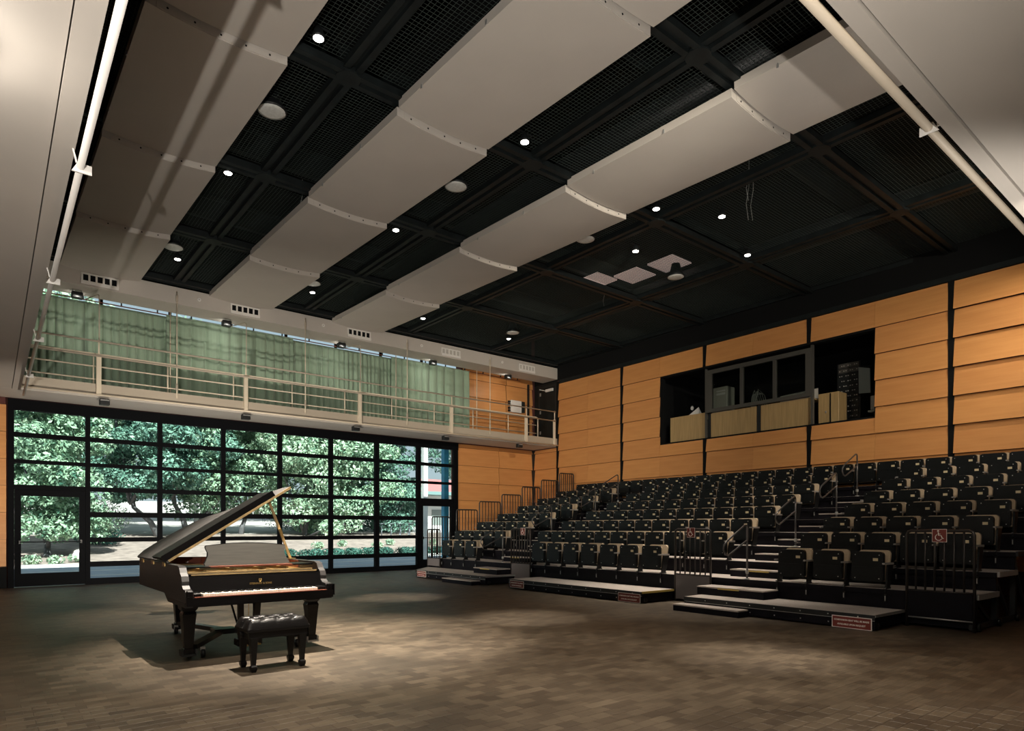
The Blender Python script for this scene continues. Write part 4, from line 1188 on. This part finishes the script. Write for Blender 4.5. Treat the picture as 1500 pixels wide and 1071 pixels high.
for i, (x, y) in enumerate(LEG):
    d = Vector((x-C_[0], y-C_[1], 0)).normalized()
    a = MB().bar((C_[0]+d.x*0.10, C_[1]+d.y*0.10, C_[2]), (x-d.x*0.10, y-d.y*0.10, 0.13), 0.095, 0.05).build('arm', 'seat_metal', dl)
    m = MB(); m.box(x-0.07, x+0.07, y-0.07, y+0.07, 0.05, 0.074); m.box(x-0.075, x-0.056, y-0.06, y+0.06, 0.075, 0.12); m.box(x+0.056, x+0.075, y-0.06, y+0.06, 0.075, 0.12)
    m.build('leg_cup', 'tape' if i == 1 else 'steel_black', dl)
    for s in (-1, 1):
        px, py = x-d.x*0.15+s*d.y*0.08, y-d.y*0.15-s*d.x*0.08
        m = MB(); m.tube([(px-0.018, py, 0.05), (px+0.018, py, 0.05)], 0.049, 14); m.build('caster', 'seat_metal', dl, True)
        MB().box(px-0.024, px+0.024, py-0.012, py+0.012, 0.09, 0.12).build('caster_fork', 'tape', dl)

# ================================================================== BENCH
bn = thing('piano_bench', 'black tufted leather piano bench before the grand piano', 'bench', (2.355, 6.745, 0))
NX, NY = 44, 28
hx, hy = 0.315, 0.205
tufts = [(-0.225+0.15*i, -0.075+0.15*j) for i in range(4) for j in range(2)] + [(-0.15+0.15*i, 0.0) for i in range(3)] + [(-0.30+0.15*i, 0) for i in (0, 4)]
m = MB()
for j in range(NY+1):
    for i in range(NX+1):
        u = -1+2*i/NX; v = -1+2*j/NY
        x, y = u*hx, v*hy
        e = min(1.0, (1-abs(u))*5.5); g = min(1.0, (1-abs(v))*4.0)
        z = 0.095*(math.sin(e*PI/2)**0.7)*(math.sin(g*PI/2)**0.7)
        dmin = min(math.hypot(x-a, y-b) for a, b in tufts)
        z -= 0.042*math.exp(-(dmin/0.034)**2)
        l1 = abs(((x+y)/0.15+0.5) % 1-0.5); l2 = abs(((x-y)/0.15+0.5) % 1-0.5)
        z -= 0.014*(math.exp(-(l1/0.07)**2)+math.exp(-(l2/0.07)**2))*e*g
        m.v.append((x, y, 0.425+max(z, 0.0)))
for j in range(NY):
    for i in range(NX):
        a = j*(NX+1)+i; m.f.append((a, a+1, a+NX+2, a+NX+1))
cu = m.build('cushion', 'leather', bn, True)
for a, b in tufts: MB().lathe([(0.009, -0.004), (0.009, 0.002), (0.003, 0.005)], (a, b, 0.488), 8).build('tuft_button', 'leather', cu, True)
m = MB()
m.cbox(-hx, hx, -hy, hy, 0.395, 0.430, 0.006)
m.box(-hx+0.02, hx-0.02, -hy+0.02, hy-0.02, 0.33, 0.395)
m.build('apron', 'bench_wood', bn)
for s in (-1, 1):
    MB().lathe([(0.03, 0), (0.03, 0.02), (0.02, 0.03)], (0, 0, 0), 12).build('height_knob', 'bench_wood', bn)
    k = bn.children[-1]; k.rotation_euler = (0, s*PI/2, 0); k.location = (s*(hx-0.018), 0, 0.36)
for sx in (-1, 1):
    for sy in (-1, 1):
        m = MB(); x, y = sx*0.245, sy*0.16
        taper(m, x, y, [(0.0, 0.020), (0.03, 0.030), (0.055, 0.030), (0.07, 0.020), (0.34, 0.036)])
        m.build('leg', 'bench_wood', bn)
# ================================================================== OUTDOORS
def gz(x, y):
    if y < 30: return 0.0
    if y < 41: return (y-30)*0.088
    return 0.97+(y-41)*0.05
m = MB()
m.box(-60, 90, 19.96, 29.4, -0.35, -0.03)
struct(m.build('road', 'asphalt'))
m = MB(); m.box(-60, 90, 29.4, 29.75, -0.35, 0.08)
struct(m.build('kerb', 'roadline'))
for y in (23.6, 26.4): struct(MB().box(-60, 90, y, y+0.16, -0.03, -0.024).build('road_line', 'roadline'))
def terrain(name, y0, y1, mat_, ny):
    m = MB(); nx = 30
    for j in range(ny+1):
        y = y0+(y1-y0)*j/ny
        for i in range(nx+1):
            x = -60+170.0*i/nx
            m.v.append((x, y, gz(x, y)+0.02*math.sin(x*1.7+y)))
    for j in range(ny):
        for i in range(nx):
            a = j*(nx+1)+i; m.f.append((a, a+1, a+nx+2, a+nx+1))
    return struct(m.build(name, mat_))
terrain('verge', 29.75, 43.0, 'mulch', 12)
terrain('hillside', 43.0, 190.0, 'drygrass', 24)

def leaves(m, rnd, c, rad, n, size):
    cx, cy, cz = c
    for _ in range(n):
        while True:
            u = Vector((rnd.uniform(-1, 1), rnd.uniform(-1, 1), rnd.uniform(-1, 1)))
            if 0.05 < u.length < 1: break
        u = u.normalized()*(u.length**0.45)
        p = Vector((cx+u.x*rad[0], cy+u.y*rad[1], cz+u.z*rad[2]))
        s = size*rnd.uniform(0.6, 1.4)
        nrm = (u*0.8+Vector((rnd.uniform(-1, 1), rnd.uniform(-1, 1), rnd.uniform(-0.4, 1.2)))).normalized()
        a = nrm.orthogonal().normalized()
        a.rotate(Matrix.Rotation(rnd.uniform(0, 2*PI), 3, nrm))
        b = nrm.cross(a)
        k = len(m.v)
        m.v += [tuple(p-a*s), tuple(p+b*s*0.5), tuple(p+a*s), tuple(p-b*s*0.5)]
        m.f.append((k, k+1, k+2, k+3))
def tree(label, x, y, h, rx, rz0, leafmat, seed, trunks=((0, 0),), n=7000, size=0.13, clumps=26, group='trees beyond the road', full=False):
    """crown from height rz0 to h, radius rx; leaning trunks given as foot offsets"""
    rnd = random.Random(seed)
    g = gz(x, y); n = int(n*2.5); rx *= 1.18; clumps = int(clumps*2.2); size *= 1.12
    t = thing('tree', label, 'tree', (x, y, g), 0, group)
    m = MB()
    zc = (h+rz0)/2; hz = (h-rz0)/2
    cs = []
    for i in range(clumps):
        while True:
            u = Vector((rnd.uniform(-1, 1), rnd.uniform(-1, 1), rnd.uniform(-1, 1)))
            if (math.hypot(u.x, u.y) if full else u.length) < 1: break
        c = (u.x*rx*0.85, u.y*rx*0.85, zc+u.z*hz*0.85)
        r_ = rnd.uniform(0.18, 0.34)*rx
        cs.append(c)
        leaves(m, rnd, c, (r_, r_, r_*0.75), n//clumps, size)
    fo = m.build('foliage', leafmat, t)
    fo['kind'] = 'stuff'
    for q, (ox, lean) in enumerate(trunks):
        pts = [(ox, 0, -0.15), (ox+lean*0.25, 0.05, rz0*0.5), (ox+lean*0.7, 0.1, rz0), (ox+lean*1.2, 0.1, zc)]
        MB().tube(pts, 0.2, 9, rads=[0.20, 0.15, 0.12, 0.06]).build('trunk', 'bark', t, True)
        m2 = MB()
        for c in cs[q*3:q*3+4]:
            m2.tube([(ox+lean*0.8, 0.1, rz0+0.2), ((ox+lean+c[0])/2, c[1]/2, (rz0+c[2])/2+0.2), c], 0.05, 6, rads=[0.08, 0.05, 0.02])
        m2.build('branch', 'bark', t, True)
    return t
tree('dense bushy tree reaching down to ground beyond the left glass door', 2.3, 33.2, 10.0, 2.1, 0.1, 'leaf', 1, n=16000, size=0.085, clumps=80, full=True)
tree('tall pale tree rising behind the bushy tree', 3.2, 46, 15.0, 5.0, 2.0, 'leaf_pale', 2, n=12000, size=0.13, clumps=45)
tree('leaning single-trunked tree beside the road', 7.4, 41.0, 11.0, 2.7, 1.6, 'leaf_blue', 3, ((0.6, -1.8),), n=13000, size=0.10, clumps=40, full=True)
tree('forked tree with twin trunks, seen through the middle panes', 9.9, 42.5, 11.5, 3.0, 1.8, 'leaf_blue', 4, ((-0.1, -1.0), (0.25, 1.7)), n=13000, size=0.10, clumps=40, full=True)
tree('rounded tree beyond the raised piano lid', 13.0, 43.0, 11.0, 3.3, 0.9, 'leaf', 5, ((0, 0.4),), n=13000, size=0.10, clumps=40, full=True)
tree('bright green full tree left of the hill path', 16.2, 41.0, 10.5, 3.2, -0.4, 'leaf_pale', 6, ((0, 0.3),), n=13000, size=0.10, clumps=44, full=True)
tree('bright green broad tree right of centre mullions', 20.0, 42.5, 11.0, 3.3, -0.5, 'leaf', 7, ((0.2, -0.3),), n=13000, size=0.10, clumps=44, full=True)
tree('darker green tree beside the white building', 23.3, 43.5, 11.5, 2.6, -0.5, 'leaf_blue', 8, ((0, 0.2),), n=12000, size=0.10, clumps=40, full=True)
tree('distant thin-leaved tree behind the white building', 44.0, 62.0, 15.0, 5.0, 4.0, 'leaf_blue', 9, n=6000, size=0.16, clumps=26)
tree('far hillside tree behind the forked tree', 14.5, 60.0, 17.0, 6.0, 4.5, 'leaf', 10, n=11000, size=0.16, clumps=36)
tree('far hillside tree behind the bright green trees', 25.5, 60.0, 16.0, 6.0, 3.0, 'leaf', 12, n=11000, size=0.16, clumps=36)
tree('far hillside tree behind the dense bushy tree', 6.5, 58.0, 17.0, 5.5, 3.0, 'leaf', 13, n=10000, size=0.16, clumps=34)
# low planting along the kerb and small shrubs on the verge
def shrub(label, x, y, r, h, mat_, seed, group, n=700):
    rnd = random.Random(seed)
    t = thing('shrub', label, 'shrub', (x, y, gz(x, y)), 0, group)
    m = MB()
    for k in range(5):
        leaves(m, rnd, (rnd.uniform(-r, r)*0.5, rnd.uniform(-r, r)*0.4, h*0.5), (r*0.6, r*0.5, h*0.5), n//5, 0.06)
    tag(m.build('foliage', mat_, t), kind='stuff')
    MB().tube([(0, 0, -0.05), (0.02, 0, h*0.5)], 0.02, 5).build('stem', 'bark', t)
for i in range(14):
    shrub('low dark hedge plant along the kerb, %s from the white column' % ORD[14-i], 10.3+1.05*i, 30.3, 0.62, 0.42, 'hedge', 60+i, 'hedge plants along the kerb')
for i, (x, y) in enumerate(((1.6, 30.6), (2.4, 30.4), (3.1, 30.9), (14.2, 33.8), (16.0, 34.6), (17.6, 33.5), (19.2, 34.8), (20.6, 33.6), (22.0, 34.5))):
    shrub(('small pale shrub on the kerb below the bushy tree, %s toward the road bend' % ORD[i+1]) if i < 3 else ('small pale shrub on the mulch verge, %s from the bicycles' % ORD[9-i]), x, y, 0.35, 0.35, 'leaf_pale', 90+i, 'pale verge shrubs', 260)
shrub('wide grey-green bush behind the leaning tree', 5.6, 43.5, 2.2, 1.9, 'leaf_pale', 120, 'pale verge shrubs', 3000)
for q_, (bx, by, br_) in enumerate(((17.6, 46.5, 2.2), (21.6, 47.0, 2.4), (25.3, 48.0, 2.0))):
    shrub('broad dark bush on the hillside behind the bright trees, %s from the white building' % ORD[3-q_], bx, by, br_, 2.0, 'leaf_blue', 130+q_, 'hillside bushes', 3000)
shrub('low dark bush between the bushy tree and the leaning tree', 4.6, 37.0, 1.1, 0.8, 'hedge', 121, 'pale verge shrubs', 1200)
# white building with red roof
bl = thing('white_building', 'white building with red roof and teal canopy beyond the road', 'building', (30.5, 44.0, 0.8))
MB().box(-4.2, 9.0, 0, 7, 0, 3.2).build('wall', 'bwhite', bl)
MB().box(-4.8, 9.6, -1.6, 7.4, 3.2, 3.45).build('canopy', 'bteal', bl)
MB().quad_box([(-4.6, -0.6, 3.46), (9.4, -0.6, 3.46), (9.4, 7.3, 3.46), (-4.6, 7.3, 3.46), (-4.0, -0.1, 4.5), (9.0, -0.1, 4.5), (9.0, 6.4, 4.5), (-4.0, 6.4, 4.5)]).build('roof', 'broof', bl)
for x in (-3.6, -1.8, 1.6): MB().box(x, x+0.12, -0.75, -0.6, 3.46, 4.5).build('roof_strut', 'casegrey', bl)
for x in (-2.6, 0.4, 3.2): MB().box(x, x+1.1, -0.05, 0.0, 0.9, 2.1).build('window_pane', 'screen', bl)
pt = thing('white_column', 'tall white square column outside the right glass door', 'column', (16.35, 26.4, -0.03))
MB().box(-0.11, 0.11, -0.11, 0.11, 0.12, 6.8).build('shaft', 'bwhite', pt)
MB().cbox(-0.17, 0.17, -0.17, 0.17, 0, 0.12, 0.02).build('base', 'bwhite', pt)
po = thing('blue_post', 'blue painted steel post outside the right end of the window', 'post', (13.52, 20.4, -0.03))
MB().box(-0.10, 0.10, -0.1, 0.1, 0.02, 5.0).build('shaft', 'blue', po)
MB().box(-0.22, 0.22, -0.14, 0.14, 0, 0.02).build('base_plate', 'blue', po)
# parked bicycles
def bike(x, y, rz, label):
    t = thing('bicycle', label, 'bicycle', (x, y, gz(x, y)+0.02), rz, 'parked bicycles')
    for cx in (-0.5, 0.5):
        MB().tube([(cx+0.33*math.cos(a*PI/10), 0, 0.34+0.33*math.sin(a*PI/10)) for a in range(20)], 0.02, 6, closed=True).build('wheel', 'bikegrey', t, True)
    m = MB()
    for a, b in (((-0.5, 0.34), (-0.15, 0.36)), ((-0.15, 0.36), (-0.28, 0.86)), ((-0.26, 0.78), (0.32, 0.80)), ((-0.15, 0.36), (0.34, 0.74)), ((0.5, 0.34), (0.3, 0.92)), ((-0.5, 0.34), (-0.26, 0.78))):
        m.tube([(a[0], 0, a[1]), (b[0], 0, b[1])], 0.022, 6)
    m.build('frame', 'bikegrey', t, True)
    MB().tube([(0.25, -0.25, 0.98), (0.32, 0, 0.94), (0.25, 0.25, 0.98)], 0.015, 6).build('handlebar', 'bikegrey', t, True)
    MB().cbox(-0.40, -0.16, -0.06, 0.06, 0.86, 0.91, 0.01).build('saddle', 'black', t)
for i in range(6):
    bike(20.6+0.75*i, 38.6+0.1*i, 1.1, 'grey bicycle in a parked row, %s from the white building' % ORD[6-i])
# ================================================================== ASSUMED AND ADDED LAMPS, MOSTLY UNDER THE NEAR GALLERIES
def flood(x, y, z, target, power, label, size=0.10, angle=150, color=(1.0, 0.93, 0.84)):
    """assumed or added work light on a stand"""
    t = thing('assumed_flood_light', label, 'lamp', (x, y, 0), 0, 'assumed flood lights on stands')
    low = z < 1.0
    MB().tube([(0, 0, 0.02 if low else 0.45), (0, 0, z-0.12)], 0.016, 8).build('stand_pole', 'steel_black', t, True)
    if low: MB().lathe([(0.15, 0), (0.15, 0.015), (0.03, 0.03)], (0, 0, 0), 16).build('stand_base', 'steel_black', t)
    for k in range(0 if low else 3):
        a = 2*PI*k/3+0.4
        MB().tube([(0, 0, 0.5), (0.42*math.cos(a), 0.42*math.sin(a), 0.015)], 0.012, 6).build('stand_leg', 'steel_black', t, True)
    d = (Vector(target)-Vector((x, y, z))).normalized()
    p = d*0.02
    MB().bar((-d.x*0.14, -d.y*0.14, z-d.z*0.14), (-d.x*0.03, -d.y*0.03, z-d.z*0.03), 0.22, 0.18).build('lamp_head', 'steel_black', t)
    if low:      # barn door added over the lamp head: cuts the beam above 43 degrees
        f_ = Vector((d.x, d.y, 0)).normalized(); s_ = Vector((-f_.y, f_.x, 0))
        q = [f_*0.10+s_*0.45, f_*0.24+s_*0.60, f_*0.24-s_*0.60, f_*0.10-s_*0.45]
        zz = z+0.24*math.tan(math.radians(42.5))
        MB().quad_box([(v.x, v.y, zz) for v in (q[3], q[2], q[1], q[0])]+[(v.x, v.y, zz+0.006) for v in (q[3], q[2], q[1], q[0])]).build('barn_door', 'steel_black', t)
        MB().quad_box([(v.x, v.y, zz+0.0005*k) for k, v in enumerate((-f_*0.2-s_*0.45, f_*0.10-s_*0.45, f_*0.10+s_*0.45, -f_*0.2+s_*0.45))]+[(v.x, v.y, zz+0.008) for v in (-f_*0.2-s_*0.45, f_*0.10-s_*0.45, f_*0.10+s_*0.45, -f_*0.2+s_*0.45)]).build('hood', 'steel_black', t)
    light('SPOT', (x, y, z), power, color, target, size, angle, 0.6)
    return t
flood(-1.2, -0.62, 1.45, (3.0, 9.0, 11.5), 2600, 'assumed flood light on a stand in the corner under both galleries', 0.028, 108)  # unseen lamp, assumed from the shadows on the ceiling panels
flood(7.4, 0.55, 1.6, (8.2, 7.0, 8.0), 500, 'assumed flood light on a stand at the near gallery edge', 0.15, 84)  # unseen lamp, assumed from soft shade at the ceiling panel ends
flood(2.75, 12.0, 0.50, (6.5, 19.5, 6.4), 2600, 'added small flood light on a low stand hidden behind the piano', 0.16, 140, (1.0, 0.90, 0.76))  # added, hidden lamp: casts the curtain shadows and lights the soffit
def under_lamp(x, y, power, label, target, glow=0):  # unseen spots, assumed from glints at the edges of view
    t = thing('assumed_gallery_spot', label, 'lamp', (x, y, 4.52), 0, 'assumed spot lamps under the near gallery')
    MB().lathe([(0.03, 0), (0.03, -0.06), (0.075, -0.07), (0.08, -0.20), (0.07, -0.20)], (0, 0, 0), 14).build('housing', 'white', t, True)
    MB().lathe([(0.02, -0.196), (0.068, -0.196), (0.068, -0.19), (0.02, -0.19)], (0, 0, 0), 14).build('lens', 'lamp_lens', t, True)
    light('SPOT', (x, y, 4.29), power, (1.0, 0.9, 0.76), target, 0.06, 80, 0.7)
    if glow: light('POINT', (x, y, 4.27), glow, (1.0, 0.92, 0.82), None, 0.04)  # extra light added to brighten the gallery underside
under_lamp(7.2, 1.2, 160, 'assumed spot lamp under the near gallery', (14, 6, 2.5))
under_lamp(11.5, 1.25, 220, 'assumed spot lamp under near gallery beside the seating end', (17, 6, 4))
under_lamp(-0.16, 5.35, 30, 'assumed spot lamp under the left gallery beside the camera corner', (1, 7, 0), 34)
under_lamp(-0.16, 3.2, 30, 'assumed spot lamp under the left gallery nearer the corner', (1, 4, 0), 34)
def top_spot(x, y, z, power, label, target, angle=80):  # unseen spots, assumed from light and shade on the orange walls
    t = thing('assumed_top_spot', label, 'lamp', (x, y, z), 0, 'assumed stage spots on the near gallery')
    d = (Vector(target)-Vector((x, y, z))).normalized()
    MB().tube([tuple(-d*0.32), tuple(-d*0.05), tuple(-d*0.01)], 0.09, 12, rads=[0.07, 0.09, 0.10]).build('housing', 'steel_black', t, True)
    MB().bar((0, 0, 0.05), (0, 0, 0.9), 0.03, 0.03).build('yoke', 'steel_black', t)
    light('SPOT', (x, y, z), power, (1.0, 0.90, 0.74), target, 0.08, angle, 0.8)
top_spot(11.4, 1.0, 6.6, 1050, 'assumed stage spot on near gallery aimed at the long orange wall', (17.2, 9.5, 4.0), 86)
top_spot(15.0, 2.0, 6.9, 420, 'assumed stage spot on near gallery aimed at the wall end', (17.2, 5.0, 4.0))
top_spot(5.2, 0.9, 6.6, 4000, 'assumed stage spot on near gallery aimed at the window wall corner', (15.8, 18.8, 3.6), 44)
